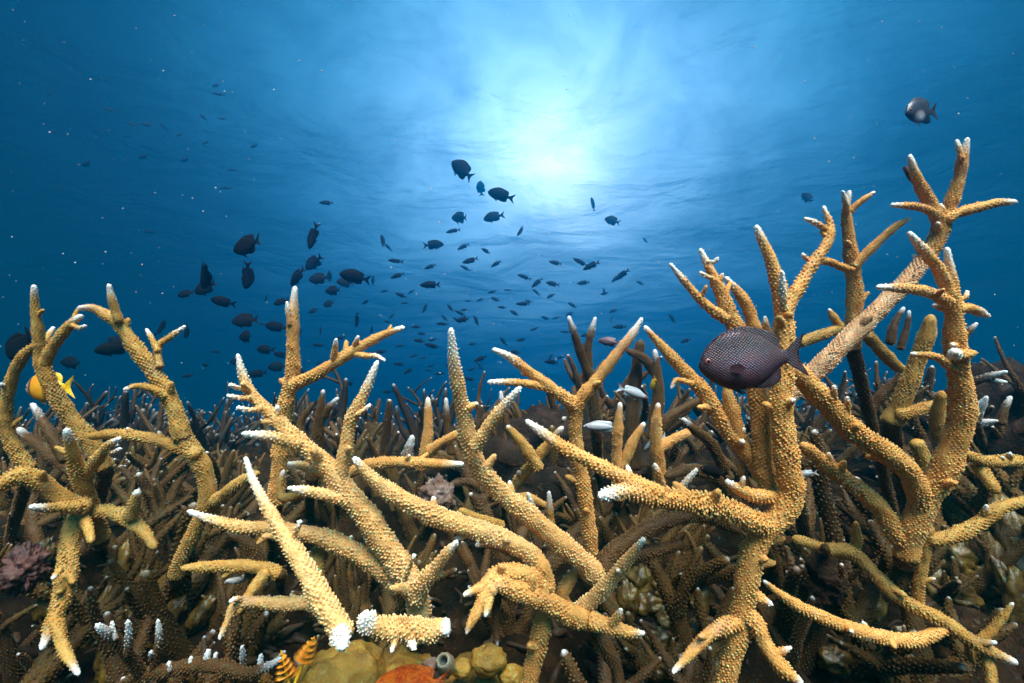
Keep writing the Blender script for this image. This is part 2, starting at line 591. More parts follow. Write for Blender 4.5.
# every limb: (depth at its foot, depth at its end, [(x, y, half width) in photo pixels, foot first], options)
def coral(label, group, material, limbs, cups=0.0025):
    """one colony: an Empty at its foot and one mesh per branch; 'root' adds a stem down into the sea bed"""
    f = limbs[0]
    foot = at(f[2][0][0], f[2][0][1], f[0])
    zg = ground(foot.x, foot.y + 0.03)
    base = Vector((foot.x, foot.y + 0.03, min(zg, foot.z)))
    e = empty('staghorn_coral', base)
    tag(e, label, 'coral', group)
    mains = []
    for k, item in enumerate(limbs):
        d0, d1, pts = item[:3]
        opt = dict(item[3]) if len(item) > 3 else {}
        m = M[opt.pop('m', material)]
        n = len(pts)
        P = []
        # arc length fraction for the depth
        s = [0.0]
        for i in range(1, n):
            s.append(s[-1] + math.hypot(pts[i][0] - pts[i - 1][0], pts[i][1] - pts[i - 1][1]))
        for i, (x, y, r) in enumerate(pts):
            d = d0 + (d1 - d0) * s[i] / s[-1]
            v = at(x, y, d)
            P.append((v.x, v.y, v.z, max(0.0015, 0.79 * r * d / FPX - 0.0008)))
        if opt.pop('root', False):
            # dead, overgrown stem that leads back and down into the reef
            v = Vector(P[0][:3])
            r = P[0][3]
            x_, y_ = pts[0][:2]
            dh = min(hit(x_, y_ + 4, d0 + 0.02), d0 + 0.35)
            b = at(x_, y_ + 6, dh + 0.03)
            g = min(ground(b.x, b.y) - 0.02, b.z)
            mid = (v + b) / 2
            limb('old_stem', [(b.x, b.y, g, r * 1.1), (mid.x, mid.y, (v.z + g) / 2, r * 0.95), (*v, r * 0.9)],
                 M['brown'], e, base, cups=0.004, seed=k, white=0, sides=10)
        dm = (d0 + d1) / 2
        kw = dict(cups=opt.pop('cups', cups), seed=len(bpy.data.objects) * 13 + k, white=opt.pop('white', 0.014) * (1.1 if m is M['olive'] else 1.9))
        kw.update(opt)
        kw.setdefault('sides', 14 if dm < 0.5 else 10)
        # a short shoot that leaves a longer branch is a piece of that branch
        A = np.array(P)[:, :3]
        L = np.linalg.norm(np.diff(A, axis=0), axis=1).sum()
        host = None
        for ob, pts_, Lh in mains:
            if L < 0.55 * Lh and np.linalg.norm(pts_ - A[0], axis=1).min() < 0.022:
                host = ob
        o = limb('branchlet' if host else 'branch', P, m, host or e, base, **kw)
        # small side buds on the longer branches
        if L > 0.06 and m is not M['brown'] and dm < 0.5:
            gb = random.Random(k * 17 + int(pts[0][0]))
            C_ = spline(np.array(P), lambda r: r * 0.5)[0]
            for _ in range(int(L / 0.055)):
                i = gb.randrange(int(len(C_) * 0.25), int(len(C_) * 0.9))
                t_ = Vector(C_[min(i + 2, len(C_) - 1), :3] - C_[i - 1, :3]).normalized()
                sd = Vector((gb.uniform(-1, 1), gb.uniform(-1, 0.3), gb.uniform(-0.4, 1)))
                sd = (sd - t_ * sd.dot(t_)).normalized()
                dv = (sd + t_ * gb.uniform(0.5, 1.1)).normalized()
                r_ = C_[i, 3]
                c0 = Vector(C_[i, :3]) + sd * r_ * 0.4
                ln = r_ * 0.6 + gb.uniform(0.003, 0.010)
                rb = min(r_ * 0.55, 0.0034)
                limb('branchlet', [(*c0, rb), (*(c0 + dv * ln * 0.5), rb * 0.95), (*(c0 + dv * ln), rb * 0.7)], m, o if host is None else host, base,
                     cups=0.0028, cup_len=0.0012, seed=i, white=gb.choice((0, 0, 0, 0.003, 0.006)), sides=10)
        if host is None:
            mains.append((o, spline(np.array(P), lambda r: r)[0][:, :3], L))
    return e


NEAR = 'large staghorn corals in the foreground'
RT = dict(root=True)

# left thicket
coral('olive gold staghorn coral with a tall forked spear and a bowed side arm', NEAR, 'olive', [
    (.46, .42, [(106, 470, 10), (90, 440, 10), (71, 418, 9.5), (52, 389, 9), (42, 363, 8), (38, 330, 6.5), (35, 305, 5.5), (34, 287, 4)], RT),
    (.42, .41, [(45, 366, 7), (50, 352, 7), (60, 337, 7), (70, 325, 6.5), (80, 317, 5)]),
    (.41, .40, [(72, 325, 4), (79, 328, 3.5), (85, 326, 2.8)]),
    (.44, .46, [(43, 345, 4.5), (48, 336, 4), (53, 328, 3.4)]),
    (.46, .43, [(30, 470, 9), (14, 447, 8), (6, 421, 7.5), (8, 395, 7), (15, 370, 7), (26, 353, 6.5), (38, 345, 6)], dict(white=0, root=True)),
])
coral('olive staghorn coral leaning left with crooked white-nubbed arms above a long arched branch', NEAR, 'olive', [
    (.46, .43, [(175, 578, 9), (183, 555, 9), (196, 528, 9), (207, 500, 10), (204, 470, 11), (190, 448, 11), (181, 432, 11)], dict(white=0, root=True)),
    (.43, .41, [(183, 440, 11), (174, 408, 10), (164, 389, 10), (151, 369, 9.5), (135, 347, 9), (119, 324, 8), (106, 315, 7.5), (93, 308, 6.5), (81, 308, 5)]),
    (.41, .40, [(119, 322, 6), (113, 303, 5.5), (109, 286, 4)]),
    (.42, .43, [(160, 368, 5), (158, 347, 5), (170, 337, 4.5), (184, 327, 3.5)]),
    (.42, .43, [(158, 352, 4.5), (152, 339, 4), (147, 330, 3.4)]),
    (.42, .40, [(166, 397, 6), (152, 389, 5.5), (138, 386, 5), (126, 389, 4)], dict(white=.006)),
    (.43, .44, [(200, 455, 9), (180, 447, 8.5), (160, 441, 8), (138, 436, 7.5), (113, 434, 7), (93, 436, 6)], dict(white=0)),
    (.45, .40, [(208, 502, 9), (222, 497, 8.5), (236, 485, 8), (256, 474, 6)], dict(white=0)),
])
coral('thick knobbly olive staghorn coral with a drooping forked arm over dark rock', NEAR, 'olive', [
    (.44, .38, [(100, 540, 11), (92, 515, 11), (86, 495, 10.5), (78, 470, 9.5), (72, 450, 8), (67, 431, 5.5)], RT),
    (.41, .38, [(84, 478, 8), (97, 460, 7.5), (108, 446, 6.5), (119, 439, 4.5)]),
    (.39, .38, [(108, 450, 4.5), (114, 452, 4), (120, 449, 3)]),
    (.41, .36, [(90, 508, 11), (72, 504, 11), (55, 494, 11.5), (36, 480, 11.5), (18, 476, 11), (-6, 488, 9)], dict(white=0)),
    (.40, .37, [(80, 508, 8), (62, 507, 7.5), (46, 508, 7), (33, 507, 5)]),
    (.42, .36, [(88, 505, 12), (78, 520, 12), (70, 543, 11.5), (67, 571, 11), (62, 597, 10.5), (53, 622, 9), (43, 646, 5.5)]),
    (.37, .35, [(57, 620, 8), (62, 645, 7.5), (70, 660, 6.5), (78, 673, 4.5)]),
    (.41, .39, [(82, 515, 7), (88, 528, 6.5), (91, 540, 5)], dict(white=0)),
    (.42, .41, [(92, 512, 9), (111, 512, 9), (127, 518, 9), (142, 530, 8), (153, 545, 6)], dict(white=0)),
    (.41, .40, [(130, 518, 8), (134, 505, 8), (137, 493, 6)], dict(white=.006)),
    (.38, .37, [(62, 568, 5), (54, 577, 4.5)], dict(white=.004)),
    (.48, .50, [(66, 462, 7), (48, 430, 6.5), (33, 405, 4)], dict(m='brown')),
    (.55, .60, [(85, 480, 7), (50, 455, 7), (20, 430, 5)], dict(m='brown')),
])
coral('low brown staghorn fragment studded with white nubs along the bottom edge', NEAR, 'brown', [
    (.40, .36, [(120, 690, 9), (140, 676, 9), (163, 672, 9), (196, 665, 9), (226, 668, 9), (250, 673, 8), (272, 664, 6), (280, 659, 4)], RT),
    (.39, .35, [(140, 672, 8), (131, 659, 8), (120, 645, 7.5), (108, 633, 7), (98, 626, 5)], dict(white=.012)),
    (.37, .36, [(128, 655, 5.5), (129, 640, 5), (128, 622, 4)], dict(white=.016)),
    (.36, .36, [(116, 640, 4), (113, 630, 3.6), (112, 623, 2.8)]),
    (.39, .38, [(152, 672, 5.5), (157, 652, 5), (159, 635, 4.8), (158, 621, 3.6)]),
    (.38, .38, [(206, 665, 5), (208, 652, 4.5)], dict(white=.012)),
    (.38, .38, [(213, 665, 4), (216, 654, 3.5)], dict(white=.010)),
    (.38, .37, [(242, 672, 5), (243, 660, 4.5), (242, 647, 3.6)], dict(white=.016)),
    (.37, .37, [(260, 668, 5), (261, 656, 4)], dict(white=.012)),
    (.38, .38, [(190, 666, 4), (191, 658, 3.5)], dict(white=.010)),
    (.37, .36, [(268, 666, 5), (277, 660, 4), (284, 652, 3)], dict(white=.016)),
    (.38, .38, [(170, 672, 3.5), (169, 663, 3)], dict(white=.006)),
    (.38, .37, [(152, 660, 4), (151, 652, 3.6)], dict(white=.008)),
])

# centre left, the brightest group
coral('snapped pale gold staghorn spear with a chalk white broken foot', NEAR, 'gold', [
    (.262, .30, [(345, 641, 14.5), (337, 623, 15.5), (320, 597, 15), (304, 568, 13), (284, 535, 10.5), (268, 509, 8.5), (254, 482, 6.5), (246, 459, 4.2)], dict(white=.022)),
    (.262, .255, [(338, 628, 12), (341, 636, 13), (342, 642, 12)], dict(white=.016, cup_len=.0025, cups=.0022)),
    (.265, .29, [(318, 590, 9), (300, 590, 7), (290, 592, 0.5)], dict(white=0)) if False else
    (.285, .28, [(290, 545, 4.5), (296, 532, 4), (300, 522, 2.6)], dict(white=0.004)),
])
coral('broad golden staghorn coral with a ragged-tipped limb and one tall white-tipped spire', NEAR, 'gold', [
    (.34, .30, [(421, 618, 15), (415, 592, 16), (400, 566, 16), (382, 541, 16), (366, 515, 15.5), (346, 493, 15), (331, 470, 13), (309, 450, 12), (290, 434, 10.5), (268, 411, 9.5), (252, 395, 8.5), (243, 376, 7), (238, 356, 4.5)], dict(root=True, white=.012)),
    (.30, .29, [(262, 408, 5), (250, 410, 4.5), (239, 408, 3)], dict(white=.006)),
    (.30, .29, [(252, 398, 5), (240, 398, 4.2), (229, 396, 3)], dict(white=.006)),
    (.30, .29, [(246, 388, 4.5), (238, 388, 4), (231, 385, 2.6)], dict(white=.006)),
    (.31, .285, [(300, 446, 8.5), (284, 440, 8.5), (266, 436, 8), (245, 434, 5.5)], dict(white=.012)),
    (.32, .31, [(342, 496, 11), (341, 473, 10.5), (346, 450, 10), (351, 421, 9.5), (364, 394, 8), (377, 363, 5)], dict(white=.015)),
    (.31, .31, [(356, 415, 3.5), (364, 410, 3), (369, 406, 2)], dict(white=.004)),
    (.33, .30, [(416, 600, 12), (424, 582, 11), (434, 570, 9.5), (447, 553, 8), (456, 543, 5.5)], dict(white=.006)),
    (.31, .30, [(404, 580, 5), (410, 565, 4.5), (414, 556, 3)], dict(white=.003)),
    (.32, .31, [(408, 590, 8), (399, 588, 6.5), (391, 588, 4)], dict(white=0)),
    (.32, .30, [(350, 500, 9.5), (334, 497, 9), (317, 493, 8), (302, 490, 7), (290, 488, 4.5)], dict(white=.008)),
    (.325, .33, [(333, 474, 8), (318, 470, 7.5), (304, 466, 7), (290, 464, 5)], dict(white=.006)),
    (.335, .34, [(306, 492, 6), (283, 498, 6.5), (280, 485, 5.5), (283, 472, 4)], dict(white=.006, m='olive')),
    (.34, .31, [(404, 588, 13), (388, 574, 13), (369, 561, 12.5), (343, 546, 12), (320, 537, 11.5), (290, 531, 10), (265, 528, 9.5), (239, 527, 9), (213, 520, 7.5), (190, 512, 5)], dict(white=.012)),
    (.34, .33, [(318, 545, 8), (317, 575, 10), (318, 600, 10)], dict(white=0, m='olive')),
    (.35, .32, [(330, 604, 9.5), (306, 603, 9.5), (278, 604, 9), (255, 602, 8), (236, 604, 7.5), (228, 620, 6), (220, 637, 4)], dict(white=.004)),
    (.33, .32, [(244, 600, 5), (236, 599, 4.5), (231, 601, 3)], dict(white=.004)),
])
coral('stubby gold staghorn piece lying flat with chalk white snapped ends', NEAR, 'gold', [
    (.29, .285, [(408, 627, 13.5), (425, 631, 14), (440, 628, 13), (447, 627, 12.5)], dict(broken=True, white=0)),
    (.29, .27, [(425, 630, 14), (400, 630, 14), (382, 628, 13), (370, 624, 12), (366, 622, 11.5)], dict(white=.006, cup_len=.0026)),
    (.275, .268, [(371, 626, 11), (367, 622, 12), (366, 617, 10)], dict(white=.014, cup_len=.0026, cups=.0022)),
    (.285, .275, [(408, 634, 8), (412, 644, 7), (414, 648, 5)], dict(white=.006)),
    (.28, .27, [(398, 632, 6), (394, 644, 5), (392, 650, 3)], dict(white=.003)),
])
coral('dusky olive staghorn coral low behind the snapped pale spear', NEAR, 'olive', [
    (.44, .41, [(280, 575, 9), (258, 567, 8.5), (222, 566, 8), (200, 567, 7), (185, 568, 5)], dict(white=0, root=True)),
    (.43, .41, [(268, 570, 7.5), (256, 585, 7.5), (246, 600, 7), (240, 610, 5)], dict(white=0)),
    (.44, .43, [(262, 568, 8), (255, 550, 8), (240, 538, 7), (230, 533, 5)], dict(white=0, m='brown')),
    (.45, .44, [(256, 572, 5), (240, 580, 5), (228, 581, 4)], dict(m='brown')),
])
coral('straight upright amber staghorn coral with one long knuckled arm reaching right', NEAR, 'amber', [
    (.46, .43, [(276, 505, 10), (279, 470, 10), (283, 425, 10), (289, 390, 9.5), (293, 372, 9), (293, 340, 8), (293, 312, 7.2), (295, 289, 4.5)], RT),
    (.43, .425, [(290, 325, 4), (288, 312, 3.6), (287, 303, 2.6)], dict(white=.008)),
    (.43, .41, [(291, 386, 8.5), (306, 379, 8.5), (318, 373, 8), (341, 359, 7.8), (360, 347, 7), (383, 335, 6), (402, 328, 4.4)], dict(white=.008)),
    (.42, .41, [(334, 360, 5), (335, 349, 4.6), (336, 340, 3.4)], dict(white=.005)),
    (.42, .41, [(354, 350, 5), (356, 343, 4.6), (358, 337, 3.2)], dict(white=.005)),
    (.42, .40, [(352, 353, 5), (366, 356, 4.6), (376, 356, 4), (384, 360, 3.4)], dict(white=.012)),
])
coral('long low golden staghorn limb arching right onto a pale pink stem', NEAR, 'amber', [
    (.38, .36, [(526, 690, 12), (538, 645, 12), (545, 610, 11.5), (546, 585, 11.5), (542, 566, 11)], dict(white=0, root=True)),
    (.37, .31, [(545, 572, 10), (533, 556, 11.5), (511, 543, 12.5), (478, 530, 13), (445, 520, 13), (413, 505, 12.5), (385, 489, 11), (366, 472, 9), (356, 460, 6)], dict(m='gold', white=.005)),
    (.38, .37, [(543, 575, 9), (515, 552, 9), (490, 543, 8), (478, 545, 5)], dict(m='grey', white=.004)),
])
coral('golden staghorn coral in a tall V with two frosted white tips', NEAR, 'gold', [
    (.40, .31, [(600, 580, 14), (586, 564, 13.5), (563, 545, 13.5), (540, 525, 13.5), (517, 506, 13), (497, 489, 12.5), (479, 467, 12), (469, 441, 11.5), (463, 412, 10.5), (457, 380, 9.8), (453, 354, 8.5), (451, 331, 5.5)], dict(white=.022, root=True)),
    (.33, .31, [(474, 449, 9.5), (490, 424, 9), (506, 404, 7.5), (519, 389, 5)], dict(white=.015)),
    (.40, .44, [(600, 580, 14), (605, 562, 13), (629, 540, 10.5), (662, 523, 10), (700, 515, 9), (737, 530, 7)], dict(m='brown', white=0)),
    (.41, .43, [(600, 575, 12), (622, 557, 10), (650, 552, 9), (680, 545, 7)], dict(m='brown', white=0)),
])
coral('knobbly amber staghorn coral crouching low with a fan of short fingers', NEAR, 'amber', [
    (.37, .33, [(600, 622, 10), (589, 620, 13), (566, 612, 13), (543, 600, 13), (520, 591, 13), (498, 583, 12), (480, 588, 8), (466, 594, 5)], dict(root=True, white=.004)),
    (.33, .32, [(494, 586, 9), (484, 598, 9), (477, 612, 8), (470, 624, 6.5), (467, 632, 4)], dict(white=.003)),
    (.33, .32, [(490, 590, 7), (488, 604, 7), (486, 614, 5)], dict(white=.003)),
    (.36, .34, [(548, 590, 11), (530, 576, 11.5), (510, 572, 11), (494, 574, 9), (484, 582, 6)], dict(white=0)),
    (.36, .35, [(500, 590, 6), (496, 610, 6), (496, 630, 5.5), (497, 645, 3.5)], dict(white=.003, m='brown')),
    (.38, .33, [(572, 618, 11), (590, 602, 10.5), (610, 581, 9.5), (630, 557, 8), (643, 540, 5)], dict(white=.006, m='gold')),
    (.36, .34, [(589, 620, 11), (610, 626, 10), (628, 632, 8), (642, 633, 5)], dict(white=.004)),
    (.35, .34, [(612, 624, 7), (618, 616, 6), (621, 610, 4)], dict(white=.004)),
    (.40, .40, [(570, 612, 9), (562, 595, 8.5), (570, 580, 8), (578, 568, 6)], dict(white=.004)),
    (.39, .38, [(592, 625, 10), (606, 648, 10), (616, 668, 9), (620, 690, 8)], dict(white=0, m='brown')),
])
coral('slender amber staghorn coral shaped like a Y with white tipped arms', NEAR, 'amber', [
    (.43, .40, [(592, 560, 9.5), (588, 520, 9.5), (583, 485, 9.5), (577, 450, 9.3), (575, 425, 9.3), (576, 403, 9.3)], dict(white=0, root=True)),
    (.40, .38, [(575, 410, 9), (582, 397, 8.5), (597, 380, 8.2), (616, 355, 7.6), (631, 336, 6.6), (641, 320, 4.4)], dict(white=.016)),
    (.40, .37, [(576, 408, 9), (564, 398, 8.6), (546, 384, 8), (527, 370, 7.2), (510, 357, 6.4), (495, 350, 4.8)], dict(white=.016)),
    (.39, .36, [(548, 388, 6.5), (536, 385, 6.2), (522, 383, 5.8), (503, 382, 5.2), (490, 382, 4.2)], dict(white=.014)),
])
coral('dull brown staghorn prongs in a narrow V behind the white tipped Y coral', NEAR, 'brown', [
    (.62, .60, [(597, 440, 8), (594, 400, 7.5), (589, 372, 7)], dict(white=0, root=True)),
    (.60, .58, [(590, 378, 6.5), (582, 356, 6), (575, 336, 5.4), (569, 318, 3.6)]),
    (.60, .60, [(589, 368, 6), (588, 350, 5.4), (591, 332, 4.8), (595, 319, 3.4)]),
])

# right hand giant
coral('massive orange gold staghorn coral with a frosted limb thrust left across the reef', NEAR, 'amber', [
    (.36, .34, [(722, 700, 13), (730, 662, 13.5), (737, 633, 14), (743, 607, 14), (747, 577, 14.5), (754, 551, 15), (766, 530, 15.5), (784, 510, 16), (794, 485, 15)], dict(white=0, root=True)),
    (.34, .33, [(794, 494, 15.5), (787, 464, 14.5), (784, 432, 14), (781, 402, 13.5), (783, 375, 13.5), (784, 344, 13), (783, 315, 11.5), (778, 284, 9.5), (770, 258, 8.4), (762, 240, 7.2), (757, 228, 5)], dict(white=.008)),
    (.32, .31, [(784, 312, 6), (783, 298, 6), (782, 284, 5.5), (782, 273, 4)], dict(white=.016)),
    (.33, .34, [(785, 318, 9), (790, 302, 9), (801, 283, 8.6), (814, 262, 8), (827, 243, 7.4), (830, 226, 6), (824, 208, 4)], dict(white=.006)),
    (.34, .33, [(828, 232, 5), (818, 224, 4.6), (806, 219, 3.4)], dict(white=.010)),
    (.34, .335, [(812, 262, 4), (806, 258, 3.6), (803, 255, 2.6)], dict(white=.003)),
    (.34, .36, [(812, 264, 6), (826, 261, 5.6), (842, 267, 5.5), (852, 270, 5)], dict(white=0)),
    # twin fingers left of the stem
    (.36, .35, [(770, 490, 13), (764, 464, 12), (761, 423, 11.5), (756, 390, 11.5), (746, 350, 11.5), (735, 325, 11), (726, 306, 10), (719, 288, 8.5), (709, 268, 7), (701, 251, 4.5)], dict(white=.010)),
    (.35, .34, [(728, 320, 8), (714, 311, 7.5), (699, 298, 6.4), (684, 281, 5.4), (671, 265, 3.8)], dict(white=.012)),
    (.36, .36, [(758, 340, 9), (752, 320, 8.6), (747, 306, 8), (738, 292, 7), (727, 279, 4.6)], dict(white=.008)),
    (.35, .35, [(768, 336, 6), (766, 326, 5.5), (765, 318, 4)], dict(white=.004)),
    (.345, .34, [(716, 280, 3.4), (706, 276, 3), (701, 273, 2)], dict(white=.006)),
    (.345, .34, [(706, 262, 4), (714, 262, 3.2), (717, 259, 2.2)], dict(white=.006)),
    # long thin arm to the left
    (.37, .36, [(772, 488, 12), (757, 464, 12), (737, 441, 11.5), (716, 411, 10.5), (699, 386, 9.6), (678, 364, 8.6), (660, 344, 7), (646, 328, 4.4)], dict(white=.005)),
    (.36, .36, [(694, 384, 5), (684, 381, 4.6), (676, 380, 4.2), (672, 387, 3)], dict(white=.004)),
    (.365, .36, [(740, 440, 10), (733, 415, 9.5), (728, 396, 8), (727, 388, 6)], dict(white=0)),
    # frosted limbs to the left
    (.345, .285, [(772, 520, 13), (763, 525, 13.5), (746, 518, 13.5), (717, 506, 14), (684, 501, 14), (652, 496, 13), (625, 491, 11.5), (604, 495, 9.5)], dict(white=.012, cup_len=.0026)),
    (.30, .31, [(664, 494, 9), (640, 484, 10), (616, 474, 10.2), (590, 461, 10), (564, 448, 9.4), (543, 433, 8), (528, 422, 5.2)], dict(white=.014)),
    (.35, .33, [(788, 502, 10), (772, 497, 9.5), (752, 495, 9), (738, 489, 8), (728, 482, 5)], dict(white=.006)),
    (.38, .37, [(748, 490, 6), (744, 476, 5.6), (737, 461, 5), (728, 447, 3.6)], dict(white=.012)),
    (.34, .33, [(667, 496, 6), (662, 484, 6), (657, 470, 5.6), (655, 465, 4)], dict(white=.004)),
    (.35, .34, [(672, 500, 6), (684, 484, 5.4), (696, 470, 3.8)], dict(white=.014)),
    # feet
    (.35, .33, [(741, 622, 10), (724, 626, 9.5), (708, 635, 8.6), (691, 653, 7.4), (674, 671, 4.6)], dict(white=.006)),
    (.35, .33, [(744, 612, 11), (755, 622, 11), (766, 645, 10.5), (782, 668, 10), (798, 680, 7)], dict(white=.004)),
    (.34, .335, [(772, 655, 7), (782, 651, 6), (790, 648, 4)], dict(white=.004)),
    (.35, .345, [(746, 590, 9), (760, 598, 8), (769, 603, 6)], dict(white=.004)),
    (.36, .36, [(752, 560, 8), (764, 563, 7), (772, 563, 5)], dict(white=0)),
])
coral('smooth orange staghorn twig curving flat along the dark sea bed', NEAR, 'amber', [
    (.40, .37, [(952, 624, 8), (924, 638, 8.5), (898, 640, 9), (865, 633, 9), (833, 622, 9), (800, 607, 8), (780, 594, 6.5), (765, 582, 4)], dict(white=.003, cup_len=.0014, root=True)),
])
coral('thin brown staghorn branch trailing to a white bud at its end', NEAR, 'olive', [
    (.43, .38, [(826, 549, 8), (852, 552, 8.5), (872, 571, 8.5), (891, 591, 9), (914, 607, 9), (944, 621, 9), (970, 640, 9), (992, 652, 8.5), (1012, 661, 7)], dict(white=.012, root=True)),
    (.43, .42, [(852, 556, 7), (857, 540, 6.5), (856, 524, 4.5)], dict(white=0)),
    (.43, .45, [(856, 554, 7.5), (840, 553, 7.5), (820, 547, 7.5), (798, 540, 7)], dict(white=0)),
    (.40, .39, [(975, 644, 6), (990, 632, 6), (1003, 617, 5), (1012, 604, 3.5)], dict(white=.004)),
    (.41, .40, [(918, 606, 7), (919, 585, 7), (924, 558, 7), (929, 530, 7)], dict(white=0)),
    (.40, .39, [(926, 540, 8.5), (947, 538, 9), (976, 525, 9), (1000, 508, 8.5), (1030, 500, 7)], dict(white=0)),
    (.39, .38, [(985, 650, 7), (990, 670, 7), (992, 690, 6)], dict(white=0)),
    (.40, .40, [(966, 640, 5), (970, 652, 4.6), (973, 662, 4)], dict(white=0)),
])
coral('sturdy amber staghorn coral with a snowy knob halfway up its upright stem', NEAR, 'amber', [
    (.40, .34, [(905, 560, 14), (912, 532, 14.5), (924, 503, 15), (941, 476, 15), (953, 446, 15), (962, 417, 14.5), (961, 388, 13.5), (956, 356, 12), (954, 329, 11), (953, 303, 9.5), (950, 276, 8), (947, 250, 5)], dict(white=.014, root=True)),
    (.345, .335, [(955, 356, 7), (955, 354, 8), (955, 353, 8.5)], dict(white=.02, cups=.0028)),
    (.35, .35, [(958, 356, 8), (968, 354, 7), (973, 353, 5)], dict(white=0)),
    (.345, .33, [(951, 298, 8.5), (939, 270, 8), (924, 251, 7.4), (910, 234, 5)], dict(white=.014)),
    (.345, .32, [(951, 304, 8), (941, 298, 8), (924, 291, 7.6), (900, 288, 7), (879, 287, 5)], dict(white=.012)),
    (.35, .36, [(955, 310, 7.5), (968, 308, 7), (980, 312, 6.2), (988, 316, 4.4)], dict(white=.012)),
    (.36, .37, [(960, 300, 3.6), (966, 296, 3.2), (967, 292, 2.4)], dict(white=.006)),
    (.36, .35, [(952, 368, 6.5), (945, 362, 6), (934, 356, 5.6), (913, 354, 4.6)], dict(white=.003)),
    (.39, .34, [(922, 508, 13), (912, 476, 13.5), (891, 456, 13.5), (868, 441, 13.5), (847, 426, 14), (829, 405, 14), (812, 388, 13.5), (796, 370, 12)], dict(white=0)),
    (.35, .34, [(832, 404, 6), (834, 394, 5), (834, 387, 3.4)], dict(white=.003)),
    (.355, .345, [(846, 420, 5), (848, 407, 4.4), (847, 398, 3)], dict(white=.003)),
    (.40, .39, [(905, 545, 12), (892, 528, 11), (880, 508, 11), (859, 489, 10.5), (829, 467, 10), (806, 448, 9)], dict(white=0)),
])
coral('pale weathered staghorn limb climbing right to a tall hand of four fingers', NEAR, 'amber', [
    (.44, .44, [(780, 400, 12), (800, 384, 12), (813, 373, 12), (840, 347, 12), (868, 320, 11.5), (890, 298, 11), (910, 277, 10.5), (927, 256, 10), (938, 237, 9.6), (943, 222, 9)], dict(m='grey', white=0, root=True)),
    (.44, .42, [(927, 257, 9.5), (938, 237, 9.4), (940, 224, 9), (933, 210, 8), (924, 192, 7.4), (916, 176, 6.6), (910, 157, 4)], dict(white=.010)),
    (.44, .42, [(940, 234, 9), (946, 216, 8.6), (952, 200, 8), (959, 179, 7.2), (963, 157, 6.4), (967, 140, 4.2)], dict(white=.010)),
    (.42, .42, [(962, 160, 4.5), (959, 149, 4), (957, 141, 3)], dict(white=.008)),
    (.43, .42, [(944, 222, 7.5), (956, 214, 7.2), (976, 208, 6.8), (997, 203, 6.2), (1014, 202, 4.4)], dict(white=.010)),
    (.43, .42, [(938, 216, 6), (926, 209, 5.8), (912, 206, 5.4), (893, 205, 4)], dict(white=.008)),
    (.43, .43, [(918, 184, 4.6), (910, 176, 4.4), (905, 168, 3)], dict(m='brown', white=0)),
    (.43, .43, [(946, 214, 4), (942, 208, 3.6), (941, 205, 2.6)], dict(white=.004)),
])
coral('upright amber staghorn antler with a white crown and one bare arm', NEAR, 'amber', [
    (.47, .44, [(853, 350, 9.5), (853, 319, 9.4), (855, 290, 9.2), (852, 266, 8.8), (849, 237, 7.4), (846, 211, 6), (849, 193, 4.2)], dict(white=.010, root=True)),
    (.44, .43, [(848, 212, 5), (845, 200, 4), (843, 192, 3)], dict(white=.010)),
    (.45, .44, [(849, 212, 5), (860, 202, 4.8), (873, 193, 3.6)], dict(white=.004)),
    (.45, .43, [(853, 268, 6.5), (862, 258, 6.4), (877, 243, 6), (894, 228, 5.4), (908, 219, 4)], dict(white=.003)),
])
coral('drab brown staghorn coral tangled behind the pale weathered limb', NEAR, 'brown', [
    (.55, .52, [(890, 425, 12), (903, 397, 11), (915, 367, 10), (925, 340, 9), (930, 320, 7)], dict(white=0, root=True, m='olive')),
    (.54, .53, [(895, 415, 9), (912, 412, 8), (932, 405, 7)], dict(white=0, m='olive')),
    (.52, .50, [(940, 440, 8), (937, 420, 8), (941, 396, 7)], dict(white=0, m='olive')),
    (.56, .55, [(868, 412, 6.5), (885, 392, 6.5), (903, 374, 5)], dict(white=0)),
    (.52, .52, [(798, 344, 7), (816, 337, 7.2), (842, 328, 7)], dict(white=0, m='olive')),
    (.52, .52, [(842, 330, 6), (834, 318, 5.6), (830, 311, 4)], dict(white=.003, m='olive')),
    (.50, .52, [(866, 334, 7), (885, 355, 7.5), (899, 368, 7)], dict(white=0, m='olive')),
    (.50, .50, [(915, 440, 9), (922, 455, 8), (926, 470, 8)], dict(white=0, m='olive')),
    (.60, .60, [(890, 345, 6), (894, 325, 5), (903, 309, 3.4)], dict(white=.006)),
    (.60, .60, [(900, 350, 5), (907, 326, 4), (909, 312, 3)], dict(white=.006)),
    (.58, .58, [(960, 345, 5), (968, 332, 4.6), (976, 324, 3)], dict(white=.008)),
])

